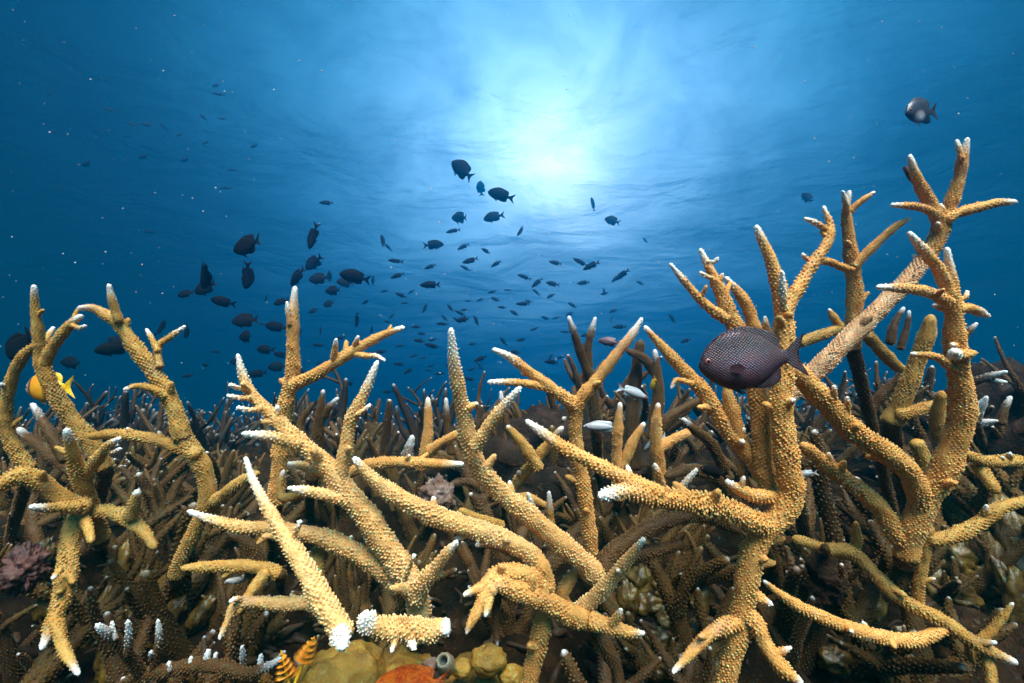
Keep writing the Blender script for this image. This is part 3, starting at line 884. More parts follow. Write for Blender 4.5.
# middle distance pieces that can be told apart
MIDG = 'smaller staghorn corals between the large ones'
coral('short amber staghorn prongs side by side behind the frosted limb', MIDG, 'amber', [
    (.56, .54, [(618, 500, 8), (617, 456, 7), (618, 425, 6.4), (620, 405, 4.2)], dict(root=True, white=.006)),
    (.55, .54, [(622, 468, 7), (633, 442, 6.4), (643, 425, 4.4)], dict(white=.004)),
    (.58, .56, [(660, 480, 9), (657, 450, 8.5), (656, 425, 7), (658, 406, 4.6)], dict(white=.004)),
    (.57, .58, [(655, 450, 7), (672, 440, 6.6), (690, 432, 6)], dict(white=0)),
])
coral('low amber staghorn arm lying level with white tip and two upright spikes', MIDG, 'amber', [
    (.50, .46, [(340, 480, 7), (362, 466, 7.4), (380, 463, 7.4), (400, 462, 7.4), (421, 463, 7), (441, 464, 6.6), (461, 464, 4.6)], dict(white=.012, root=True)),
    (.49, .48, [(405, 464, 7.5), (408, 452, 7), (412, 438, 5)], dict(white=.016, m='brown')),
    (.54, .53, [(420, 470, 8), (426, 448, 7.4), (428, 427, 6.6), (428, 400, 4.4)], dict(white=.008)),
    (.52, .50, [(428, 452, 7), (441, 443, 6.6), (458, 434, 6)], dict(white=0)),
    (.60, .60, [(452, 455, 6), (448, 431, 5.4), (446, 400, 3.6)], dict(white=.012, m='brown')),
    (.48, .46, [(482, 490, 6.5), (468, 482, 6), (456, 483, 5.4), (449, 487, 4)], dict(white=.004, m='brown')),
])
coral('olive staghorn stems crossing low under the white tipped Y coral', MIDG, 'olive', [
    (.50, .46, [(505, 500, 8), (524, 474, 7.2), (545, 448, 7), (561, 429, 5)], dict(white=.010, root=True)),
    (.47, .46, [(540, 470, 8), (528, 452, 7.6), (516, 436, 7), (509, 428, 5)], dict(white=.003)),
    (.46, .45, [(540, 520, 5.5), (533, 508, 5), (528, 494, 3.6)], dict(white=.012, m='amber')),
    (.45, .44, [(552, 528, 5.6), (550, 510, 5.2), (549, 493, 3.6)], dict(white=.012, m='amber')),
    (.47, .46, [(510, 500, 6), (527, 497, 6), (545, 505, 5)], dict(white=0)),
    (.46, .44, [(504, 526, 7), (482, 520, 7), (462, 511, 5)], dict(white=0)),
    (.52, .52, [(508, 430, 5), (503, 410, 4.4), (501, 393, 3.4)], dict(white=.012, m='brown')),
])
coral('forked brown staghorn stub with one frosted tip behind the tall spire', MIDG, 'brown', [
    (.62, .60, [(312, 480, 9), (317, 447, 8), (320, 415, 6.6), (323, 392, 4)], dict(root=True, white=.004)),
    (.61, .60, [(318, 425, 6), (329, 408, 5), (337, 399, 3.4)], dict(white=.010)),
    (.62, .63, [(305, 450, 6), (300, 425, 5), (312, 405, 4)], dict(white=0)),
])
coral('bluish brown staghorn fingers at the foot of the dark reef slope', MIDG, 'brown', [
    (.70, .66, [(965, 385, 5.5), (988, 377, 5), (1005, 372, 3.4)], dict(white=.02, root=True)),
    (.68, .67, [(985, 379, 4.5), (996, 381, 4), (1005, 382, 3)], dict(white=.016)),
    (.62, .60, [(975, 425, 6), (980, 408, 5.4), (986, 398, 3.6)], dict(white=.03)),
    (.62, .60, [(976, 424, 5), (988, 422, 4.6), (996, 421, 3)], dict(white=.03)),
    (.60, .60, [(1000, 425, 5.5), (1004, 410, 5), (1010, 398, 3.4)], dict(white=.01)),
    (.50, .46, [(1040, 466, 8), (1012, 461, 8), (985, 461, 7.6), (960, 452, 6)], dict(white=0, m='olive')),
    (.48, .46, [(975, 462, 8), (985, 475, 8), (994, 488, 7)], dict(white=0, m='olive')),
])
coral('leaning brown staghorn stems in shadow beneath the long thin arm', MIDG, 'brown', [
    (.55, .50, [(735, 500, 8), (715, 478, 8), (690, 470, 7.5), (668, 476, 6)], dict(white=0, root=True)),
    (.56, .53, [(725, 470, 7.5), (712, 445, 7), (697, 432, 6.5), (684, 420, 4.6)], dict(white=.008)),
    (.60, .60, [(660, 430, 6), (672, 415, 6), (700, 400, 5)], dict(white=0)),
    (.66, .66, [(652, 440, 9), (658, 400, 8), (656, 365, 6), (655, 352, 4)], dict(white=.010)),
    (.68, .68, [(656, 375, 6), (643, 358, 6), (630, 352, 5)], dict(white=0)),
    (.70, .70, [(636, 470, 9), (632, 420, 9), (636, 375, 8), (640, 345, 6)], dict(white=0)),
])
# CORALS_END
# ------------------------------------------------------------------ things lying on the sea bed
def blob(name, parent, origin, c, ax, material, seed, amp=0.18, freq=2.2, nu=22, nv=14, rot=None, hi=0.0):
    """an uneven rounded lump: sphere of half axes ax pushed in and out by noise"""
    V = []
    off = Vector((seed * 3.7, seed * 1.9, seed * 0.7))
    M3 = rot.to_matrix() if rot is not None else Matrix.Identity(3)
    for i in range(nv + 1):
        a = math.pi * i / nv
        for j in range(nu):
            b = 2 * math.pi * j / nu
            u = Vector((math.sin(a) * math.cos(b), math.sin(a) * math.sin(b), math.cos(a)))
            k = 1 + amp * noise.noise(u * freq + off) + amp * 0.5 * noise.noise(u * freq * 2.7 + off)
            if hi:
                k += hi * noise.noise(u * freq * 9 + off) + 0.6 * hi * noise.noise(u * freq * 21 + off)
            v = M3 @ Vector((u.x * ax[0] * k, u.y * ax[1] * k, u.z * ax[2] * k))
            V.append(Vector(c) + v - Vector(origin))
    i = np.arange(nv)[:, None] * nu
    j = np.arange(nu)[None]
    q = np.stack([i + j, i + nu + j, i + nu + (j + 1) % nu, i + (j + 1) % nu], -1).reshape(-1, 4)
    return build(name, [tuple(v) for v in V], q, [], material, parent)


def spotted(name, stops, scale, spots=None, rough=0.5, bump_d=0.004, bump_s=40, spec=0.4):
    m, n, l, p = mat(name)
    tc = n.new('ShaderNodeTexCoord').outputs['Object']
    a = noise_tex(n, l, tc, scale, 5, 0.6)
    r = ramp(n, stops)
    l.new(a.outputs[0], r.inputs[0])
    c = r.outputs[0]
    if spots:
        s = noise_tex(n, l, tc, scale * 5, 3, 0.7)
        r2 = ramp(n, [(0.60, (0, 0, 0)), (0.68, (0.8, 0.8, 0.8))])
        l.new(s.outputs[0], r2.inputs[0])
        c = mixc(n, l, r2.outputs[0], c, spots)
    l.new(c, p.inputs['Base Color'])
    p.inputs['Roughness'].default_value = rough
    p.inputs['Specular IOR Level'].default_value = spec
    b = noise_tex(n, l, tc, bump_s, 5, 0.65)
    bump(n, l, b.outputs[0], 0.7, bump_d, p)
    return m


M['rock'] = spotted('reef_rock', [(0.3, (0.005, 0.004, 0.003)), (0.5, (0.016, 0.010, 0.006)), (0.68, (0.034, 0.020, 0.014))], 14,
                    (0.05, 0.03, 0.02), 0.9, 0.012, 60, 0.08)
M['pinkrock'] = spotted('pink_crust', [(0.35, (0.07, 0.045, 0.03)), (0.5, (0.17, 0.105, 0.08)), (0.65, (0.25, 0.18, 0.155))], 60,
                        (0.07, 0.05, 0.04), 0.85, 0.006, 160, 0.12)
M['lobe'] = spotted('olive_leather', [(0.3, (0.022, 0.013, 0.002)), (0.5, (0.075, 0.045, 0.006)), (0.72, (0.15, 0.092, 0.014))], 45,
                    (0.16, 0.12, 0.05), 0.32, 0.004, 90, 0.5)
M['mustard'] = spotted('mustard_leather', [(0.3, (0.13, 0.070, 0.008)), (0.55, (0.24, 0.130, 0.014)), (0.8, (0.32, 0.19, 0.03))], 55,
                       (0.30, 0.22, 0.08), 0.5, 0.004, 260, 0.3)
M['violet'] = spotted('violet_sponge', [(0.35, (0.035, 0.012, 0.009)), (0.6, (0.085, 0.030, 0.024))], 60, (0.14, 0.075, 0.06), 0.6, 0.004, 120)

# boulders of the reef
for (x, y, d, ax, lab) in [
    (556, 450, 1.05, (0.24, 0.16, 0.13), 'dark encrusted boulder behind the white tipped Y coral'),
    (1000, 410, 1.00, (0.22, 0.18, 0.17), 'blackish reef boulder behind the stem with the snowy knob'),
]:
    c = at(x, y, d)
    o = empty('reef_boulder', (c.x, c.y, ground(c.x, c.y)))
    tag(o, lab, 'boulder', 'dark reef boulders')
    c.z = ground(c.x, c.y) + 0.02
    blob('stone', o, o.location, c, ax, M['rock'], x * 0.01, 0.45, 1.8, 56, 36, None, 0.10)
    for k in range(3):
        a = k * 2.1 + x
        cc = c + Vector((math.cos(a) * ax[0] * 0.75, math.sin(a) * ax[1] * 0.6, -0.02 + 0.03 * k))
        blob('knob', o, o.location, cc, (ax[0] * 0.4, ax[1] * 0.4, ax[2] * 0.5), M['rock'], x * 0.02 + k, 0.4, 2.2, 32, 20, None, 0.10)

boulder_tops = [(at(x, y, d), ax) for (x, y, d, ax) in ((556, 450, 1.05, (0.24, 0.16, 0.13)), (1000, 410, 1.0, (0.22, 0.18, 0.17)))]

# pink crusted stones
for (x, y, d, r, lab) in [(437, 496, .40, 14, 'pinkish crusted stone above the long low golden limb'),
                          (24, 570, .46, 16, 'reddish violet crusted stone by the drooping olive arm'),
                          (822, 580, .50, 18, 'dark brown crusted stone beside the orange gold stem')]:
    c = at(x, y, d)
    rr = r * d / FPX
    o = blob('crusted_stone', None, c, c, (rr * 1.1, rr, rr * 1.2), M['violet' if x == 24 else 'pinkrock' if x == 437 else 'rock'], x * 0.03, 0.45, 1.9, 64, 44, None, 0.20)
    o.location = c
    tag(o, lab, 'stone', 'crusted stones')


# lobed leathery corals
def lobes(label, spots, depth=None, material='lobe'):
    p0 = None
    ch = []
    for k, (x, y, rx, ry, tilt) in enumerate(spots):
        d = depth if depth else hit(x, y + ry * 0.6) - 0.012
        c = at(x, y, d)
        ch.append((c, rx * d / FPX, ry * d / FPX, tilt))
    b = min(ch, key=lambda q: q[0].z)[0]
    e = empty('lobed_coral', (b.x, b.y, b.z - 0.02))
    tag(e, label, 'coral', 'leathery lobed corals low on the sea bed')
    for k, (c, rx, ry, tilt) in enumerate(ch):
        rot = Matrix.Rotation(R(tilt), 4, 'Y').to_quaternion() @ Matrix.Rotation(R(random.uniform(-25, 25)), 4, 'Z').to_quaternion()
        blob('lobe', e, e.location, c, (rx, rx * 0.75, ry), M[material], k * 1.7 + spots[0][0] * 0.1, 0.50, 1.4, 30, 22, rot, 0.045)


lobes('olive leathery lobes standing in a row beside the drooping olive arm', [
    (117, 600, 9, 26, -14), (134, 614, 8, 22, -22), (144, 590, 7, 20, -16), (123, 560, 11, 18, 10), (150, 625, 8, 24, -30),
    (98, 620, 10, 26, 8), (40, 558, 10, 22, 24), (48, 600, 9, 18, 10), (164, 590, 12, 16, 20), (110, 655, 12, 24, 0), (172, 612, 8, 16, 40),
    (200, 615, 9, 18, 30), (150, 530, 9, 16, 10)])
lobes('glossy olive and tan lobes heaped in the hollow by the orange gold stem', [
    (668, 590, 16, 10, 20), (650, 606, 14, 12, -30), (640, 582, 12, 14, 30), (690, 572, 13, 10, -10), (672, 622, 15, 11, 10),
    (700, 600, 12, 14, 30), (628, 600, 10, 16, 0), (700, 632, 14, 10, 0), (655, 640, 14, 10, 0)])
lobes('dark rounded olive lobes scattered under the thin brown trailing branch', [
    (962, 560, 15, 18, 10), (985, 580, 14, 16, -10), (905, 575, 14, 13, 0), (935, 585, 12, 16, 15), (960, 595, 14, 12, 0), (890, 558, 12, 16, 0),
    (870, 606, 12, 16, 20), (910, 660, 10, 18, 0), (885, 665, 9, 16, 10), (835, 660, 14, 12, 0), (996, 560, 12, 22, 0)])
lobes('tall yellow olive lobes crowding behind the white bud', [
    (1014, 545, 14, 40, 6), (1018, 600, 12, 34, -6), (1000, 575, 12, 18, 20), (1003, 520, 12, 16, 0)])

# smooth mustard mound with buds in front
def mound():
    d = .33
    e = empty('leather_coral_mound', at(350, 700, d))
    tag(e, 'smooth mustard leather coral mound holding the snapped white pieces', 'coral')
    for k, (x, y, rx, ry, dd) in enumerate([(345, 696, 50, 42, .315), (400, 708, 50, 44, .335), (470, 706, 50, 40, .345), (310, 708, 40, 32, .31)]):
        blob('mound', e, e.location, at(x, y, dd), (rx * dd / FPX, 0.04, ry * dd / FPX), M['mustard'], k + 2.2, 0.22, 1.8, 64, 44, None, 0.030)
    for k, (x, y, rx, ry) in enumerate([(488, 660, 18, 14), (511, 675, 13, 9), (462, 668, 11, 8), (443, 672, 9, 6), (432, 664, 9, 5)]):
        dd = .32
        blob('bud', e, e.location, at(x, y, dd), (rx * dd / FPX, rx * dd / FPX, ry * dd / FPX), M['pinkrock' if k > 2 else 'mustard'],
             k + 9.1, 0.25, 1.6, 24, 16, None, 0.03)


mound()


def lathe(name, prof, material, parent=None, seg=20, ring_noise=0.0):
    V = []
    for (r, z) in prof:
        for j in range(seg):
            a = 2 * math.pi * j / seg
            k = 1 + ring_noise * math.sin(j * 2.4 + z * 300)
            V.append((r * k * math.cos(a), r * k * math.sin(a), z))
    n = len(prof)
    i = np.arange(n - 1)[:, None] * seg
    j = np.arange(seg)[None]
    q = np.stack([i + j, i + (j + 1) % seg, i + seg + (j + 1) % seg, i + seg + j], -1).reshape(-1, 4)
    return build(name, V, q, [], material, parent)


def flat(name, c, rough=0.5, spec=0.4):
    m, n, l, p = mat(name)
    tc = n.new('ShaderNodeTexCoord').outputs['Object']
    a = noise_tex(n, l, tc, 30, 4)
    r = ramp(n, [(0.3, tuple(v * 0.75 for v in c)), (0.7, tuple(min(1, v * 1.2) for v in c))])
    l.new(a.outputs[0], r.inputs[0])
    l.new(r.outputs[0], p.inputs['Base Color'])
    p.inputs['Roughness'].default_value = rough
    p.inputs['Specular IOR Level'].default_value = spec
    return m


M['cream'] = flat('cream_skin', (0.20, 0.17, 0.11))
M['hole'] = flat('dark_opening', (0.012, 0.010, 0.008))
M['orange'] = spotted('orange_skin', [(0.35, (0.42, 0.050, 0.006)), (0.6, (0.62, 0.13, 0.010))], 7, (0.66, 0.30, 0.03), 0.4, 0.02, 30)
M['yellow'] = flat('yellow_skin', (0.68, 0.38, 0.015), 0.4)
M['feather'] = flat('orange_feather', (0.72, 0.24, 0.012))
M['black'] = flat('black_skin', (0.0035, 0.0035, 0.0045), 0.75, 0.05)
M['silver'] = flat('silver_skin', (0.30, 0.30, 0.31), 0.35, 0.5)
M['plum'] = flat('plum_skin', (0.11, 0.06, 0.07), 0.4)
M['finplum'] = flat('fin_plum', (0.05, 0.018, 0.028), 0.4)
M['whitebelly'] = flat('white_patch', (0.70, 0.66, 0.66), 0.5)

# sea squirt with an open mouth
sq = empty('sea_squirt', at(446, 664, .315))
tag(sq, 'small grey sea squirt with a round dark mouth on the mustard mound', 'sea squirt')
body = lathe('body', [(.0050, -.010), (.0062, 0), (.0056, .006), (.0046, .0095), (.0038, .0102), (.0028, .0090), (.0026, .004)], M['cream'], sq, 24, 0.06)
hole = lathe('mouth', [(.0026, .004), (.0015, .0038), (.0001, .0037)], M['hole'], sq, 16)
sq.rotation_euler = (R(62), 0, R(-8))


# christmas tree worm: two feathered spirals
def worm():
    e = empty('feather_worm', at(296, 668, .30))
    tag(e, 'orange feathery tube worm with two spiral crowns by the mustard mound', 'worm')
    for (x, y, s, lean) in ((303, 664, 1.0, 24), (288, 680, 0.95, -14)):
        P, Q, T = [], [], []
        turns, nfil = 5.0, 190
        for k in range(nfil):
            u = k / nfil
            a = u * turns * 2 * math.pi
            z = 0.019 * u
            L = 0.0082 * (1 - u) ** 0.8 + 0.0008
            c, sn = math.cos(a), math.sin(a)
            w = 0.00034
            b0 = Vector((c * .0005, sn * .0005, z))
            tipv = Vector((c * L, sn * L, z + L * 0.30))
            side = Vector((-sn, c, 0)) * w
            up = Vector((0, 0, w))
            o = len(P)
            P += [b0 + side, b0 - side, b0 + up, (b0 + tipv) / 2 + side, (b0 + tipv) / 2 - side, (b0 + tipv) / 2 + up, tipv]
            Q += [(o, o + 1, o + 4, o + 3), (o + 1, o + 2, o + 5, o + 4), (o + 2, o, o + 3, o + 5)]
            T += [(o + 3, o + 4, o + 6), (o + 4, o + 5, o + 6), (o + 5, o + 3, o + 6)]
        cr = build('crown', [tuple(v * s) for v in P], Q, T, M['feather'], e)
        cr.location = at(x, y, .30) - Vector(e.location)
        cr.rotation_euler = (R(18), R(lean), 0)
        st = lathe('stem', [(.0011, -.016), (.0010, 0), (.0006, .019), (.0001, .020)], M['yellow'], e, 8)
        st.location = cr.location
        st.rotation_euler = cr.rotation_euler


worm()


# ------------------------------------------------------------------ thickets behind the large corals
def grow(seed, height, spread, r0, nstem, generic=True):
    """list of limbs (x,y,z,r) of one wild bush with its foot at the origin"""
    g = random.Random(seed)
    out = []

    def twig(p, d, r, L, depth):
        pts = [(*p, r)]
        n = 4
        bend = Vector((g.uniform(-1, 1), g.uniform(-1, 1), g.uniform(0.1, 0.9))) * 0.22
        q, dd = Vector(p), d.copy()
        for k in range(1, n + 1):
            dd = (dd + bend).normalized()
            q = q + dd * (L / n)
            pts.append((*q, r * (1 - 0.55 * k / n)))
        out.append(pts)
        if depth > 0:
            for _ in range(g.choice((1, 2, 2, 3))):
                k = g.uniform(0.3, 0.85)
                i = min(n - 1, int(k * n))
                a = Vector(pts[i][:3])
                side = Vector((g.uniform(-1, 1), g.uniform(-1, 1), g.uniform(-0.1, 0.7)))
                nd = (dd * 0.55 + side.normalized() * 0.8).normalized()
                twig(a, nd, pts[i][3] * 0.85, L * g.uniform(0.35, 0.65), depth - 1)
    for k in range(nstem):
        a = 6.283 * k / nstem + g.uniform(-0.5, 0.5)
        sp = spread * g.uniform(0.2, 1.0)
        d = Vector((math.cos(a) * sp, math.sin(a) * sp, 1.0)).normalized()
        twig(Vector((math.cos(a) * 0.015, math.sin(a) * 0.015, -0.04)), d, r0 * g.uniform(0.8, 1.15), height * g.uniform(0.6, 1.1), 2 if generic else 1)
    return out


def copy_tree(o, parent=None):
    c = o.copy()
    col.objects.link(c)
    c.parent = parent
    for ch in list(o.children):
        copy_tree(ch, c)
    return c


THICK = ' staghorn corals of the thicket behind'
protos = []
for k in range(5):
    e = empty('staghorn_coral', (0, 0, 0))
    tone = ('olive brown', 'dark brown', 'golden brown', 'dark brown', 'olive brown')[k]
    tag(e, 'small %s staghorn coral in the shaded thicket behind the large corals' % tone, 'coral', tone + THICK)
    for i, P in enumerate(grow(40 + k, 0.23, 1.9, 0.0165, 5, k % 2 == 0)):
        limb('branch', P, M[('tan', 'brown', 'amber_shade', 'brown', 'tan')[k]], e, (0, 0, 0), sides=8, cups=0.0058, cup_len=0.0024, cup_r=0.0014,
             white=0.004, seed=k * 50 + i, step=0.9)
    protos.append(e)
spots = []
rr = random.Random(11)
# rows of pixel columns; a bush stands on the sea bed at the given distance
for (yy, n, x0, x1) in ((0.54, 7, -0.62, 0.72), (0.66, 10, -0.75, 0.85), (0.80, 13, -1.0, 1.1), (0.98, 14, -1.2, 1.3), (1.20, 12, -1.5, 1.6), (1.46, 10, -1.8, 1.9)):
    for k in range(n):
        x = x0 + (x1 - x0) * (k + rr.uniform(0.1, 0.9)) / n
        y = yy + rr.uniform(-0.09, 0.09)
        spots.append((x, y, rr.uniform(0.72, 1.1)))
for c, ax in boulder_tops:
    for k in range(4):
        x = c.x + ax[0] * (-0.75 + 0.5 * k) + rr.uniform(-0.02, 0.02)
        spots.append((x, c.y + rr.uniform(-0.5, 0.2) * ax[1], -(ax[2] * 0.55)))
used = set()
for k, (x, y, s) in enumerate(spots):
    i = k % 5
    o = protos[i] if i not in used else copy_tree(protos[i])
    used.add(i)
    lift = 0.0
    if s < 0:
        lift, s = -s, rr.uniform(0.6, 0.95)
    o.location = (x, y, ground(x, y) + lift)
    o.rotation_euler = (rr.uniform(-0.15, 0.15), rr.uniform(-0.15, 0.15), rr.uniform(0, 6.28))
    if y < 0.75:
        s *= 0.72
    o.scale = (s, s, s)

FAR = 'dark staghorn corals on the far reef slope'
fars = []
for k in range(5):
    Vs, Qs, Ts, tp, cp, off = [], [], [], [], [], 0
    for i, P in enumerate(grow(90 + k, 0.26, 1.3, 0.017, 7)):
        V, q, t, tip, cup = limb_arrays(P, sides=6, cups=0, white=0.010, seed=i, step=1.6)
        Vs.append(V); Qs.append(q + off); Ts.append(t + off); tp.append(tip); cp.append(cup)
        off += len(V)
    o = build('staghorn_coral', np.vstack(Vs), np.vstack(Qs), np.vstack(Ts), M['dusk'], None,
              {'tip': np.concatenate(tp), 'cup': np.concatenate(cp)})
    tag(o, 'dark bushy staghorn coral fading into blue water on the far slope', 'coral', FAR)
    fars.append(o)
used = set()
k = 0
for (yy, n, hw) in ((1.6, 13, 2.0), (2.0, 13, 2.5), (2.6, 14, 3.2), (3.4, 14, 4.2), (4.6, 14, 5.6)):
    for j in range(n):
        x = -hw + 2 * hw * (j + rr.uniform(0.05, 0.95)) / n
        y = yy + rr.uniform(-0.2, 0.2)
        i = k % 5
        o = fars[i] if i not in used else fars[i].copy()
        if i in used:
            col.objects.link(o)
        used.add(i)
        o.location = (x, y, ground(x, y))
        o.rotation_euler = (rr.uniform(-0.2, 0.2), rr.uniform(-0.2, 0.2), rr.uniform(0, 6.28))
        s = rr.uniform(0.7, 1.25) * (1 + 0.10 * (y - 1.6))
        o.scale = (s, s, s)
        k += 1


# broken twigs and grit in the hollows
def rubble():
    Vs, Qs, Ts, tp, cp, off = [], [], [], [], [], 0
    g = random.Random(5)
    for k in range(1700):
        y = 0.28 + 1.2 * g.random() ** 1.3
        x = g.uniform(-1.15, 1.2) * min(1.0, y + 0.1)
        z = ground(x, y)
        a = g.uniform(0, 6.28)
        L = g.uniform(0.008, 0.045)
        r = g.uniform(0.0018, 0.0055)
        d = Vector((math.cos(a), math.sin(a), g.uniform(-0.4, 0.6)))
        c = Vector((x, y, z + r * 0.4))
        m_ = c + d * L * 0.5 + Vector((g.uniform(-1, 1), g.uniform(-1, 1), g.uniform(-0.3, 1))) * L * 0.15
        e_ = c + d * L
        V, q, t, tip, cup = limb_arrays([(*c, r), (*m_, r * 0.95), (*e_, r * 0.7)], sides=6, cups=0, white=0.006 if g.random() < 0.12 else 0,
                                        seed=k, step=1.3)
        Vs.append(V); Qs.append(q + off); Ts.append(t + off); tp.append(tip)
        cp.append(np.full(len(V), g.random() ** 3))
        off += len(V)
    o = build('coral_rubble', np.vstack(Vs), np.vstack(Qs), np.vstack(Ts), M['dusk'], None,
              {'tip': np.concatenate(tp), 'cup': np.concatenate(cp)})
    tag(o, 'broken dark coral twigs strewn over the sea bed', 'rubble', kind='stuff')


rubble()


# ------------------------------------------------------------------ fish
def fish_mesh(name, deep, material, rings=14, seg=12, fins=1.0, bend=0.0):
    """one continuous body with its fins, nose towards +X, length 1"""
    t = [0, .02, .06, .12, .2, .3, .42, .54, .66, .75, .81, .86]
    top = [.0, .045, .105, .165, .215, .245, .25, .225, .165, .10, .056, .052]
    bot = [.0, .040, .085, .13, .175, .21, .22, .20, .15, .09, .054, .050]
    wid = [.0, .028, .050, .070, .085, .094, .094, .082, .058, .034, .020, .010]
    xs = np.unique(np.concatenate([np.linspace(0, .86, rings), t[:4]]))
    V = []
    for x in xs:
        a, b, w = (np.interp(x, t, q) for q in (top, bot, wid))
        a *= deep; b *= deep
        for j in range(seg):
            th = 2 * math.pi * j / seg
            cz, sy = math.cos(th), math.sin(th)
            h = a if cz > 0 else b
            V.append((0.5 - x, w * math.copysign(abs(sy) ** 1.15, sy) * (0.85 + 0.15 * deep), h * cz))
    n = len(xs)
    i = np.arange(n - 1)[:, None] * seg
    j = np.arange(seg)[None]
    Q = list(map(tuple, np.stack([i + j, i + (j + 1) % seg, i + seg + (j + 1) % seg, i + seg + j], -1).reshape(-1, 4)))

    def sheet(base, outer, th=0.006):
        o = len(V)
        m = len(base)
        for s in (1, -1):
            for (bx, bz), (ox, oz) in zip(base, outer):
                V.append((bx, s * th, bz))
                V.append((ox, s * th * 0.25, oz))
        for k in range(m - 1):
            a = o + 2 * k
            Q.append((a, a + 2, a + 3, a + 1))
            b = o + 2 * m + 2 * k
            Q.append((b, b + 1, b + 3, b + 2))
            Q.append((a + 1, a + 3, b + 3, b + 1))
    T = lambda x: np.interp(x, t, top) * deep
    B = lambda x: np.interp(x, t, bot) * deep
    f = fins
    # dorsal and anal fins, swept to a soft lobe at the rear
    dx = [.20, .28, .38, .50, .60, .68, .74, .78]
    dh = [.00, .035, .05, .055, .065, .085, .075, .02]
    sheet([(0.5 - x, T(x) - .02 * deep) for x in dx],
          [(0.5 - x - h * 0.9, T(x) + h * f) for x, h in zip(dx, dh)])
    ax_ = [.48, .55, .62, .68, .73, .77]
    ah = [.00, .05, .075, .085, .06, .01]
    sheet([(0.5 - x, -B(x) + .02 * deep) for x in ax_],
          [(0.5 - x - h * 0.9, -B(x) - h * f) for x, h in zip(ax_, ah)])
    # forked tail
    zz = [-1, -.72, -.4, 0, .4, .72, 1]
    ex = [1.05, 1.03, .99, .96, .99, 1.03, 1.05]
    sheet([(0.5 - .84, z * .05 * deep) for z in zz], [(0.5 - e, z * .20 * (0.5 + 0.5 * deep)) for z, e in zip(zz, ex)], 0.008)
    # pelvic fins
    sheet([(0.5 - x, -B(x) + .015) for x in (.26, .30, .34)], [(0.5 - .34, -B(.3) - .03 * f), (0.5 - .42, -B(.3) - .085 * f), (0.5 - .42, -B(.36) - .03 * f)])
    V = [(x, y + bend * (0.25 - x) ** 2 * (1 if x < 0.25 else 0), z) for x, y, z in V]
    o = build(name, V, Q, [], material)
    return o


def place(o, x, y, d, length, ang, yaw=0.0, roll=0.0):
    """heading ang in the picture plane (0 right, 90 up, 180 left), turned yaw degrees away from the viewer"""
    a = R(ang)
    h = (RIGHT * math.cos(a) + UP * math.sin(a)) * math.cos(R(yaw)) + FWD * math.sin(R(yaw))
    h.normalize()
    up = UP - h * UP.dot(h)
    if up.length < 0.25:
        up = (RIGHT * (-1 if math.sin(a) > 0 else 1)) - h * (RIGHT * (-1 if math.sin(a) > 0 else 1)).dot(h)
    up.normalize()
    side = up.cross(h)
    m3 = Matrix((h, side, up)).transposed()
    m3 = m3 @ Matrix.Rotation(R(roll), 3, 'X')
    o.matrix_world = Matrix.Translation(at(x, y, d)) @ m3.to_4x4() @ Matrix.Scale(length, 4)


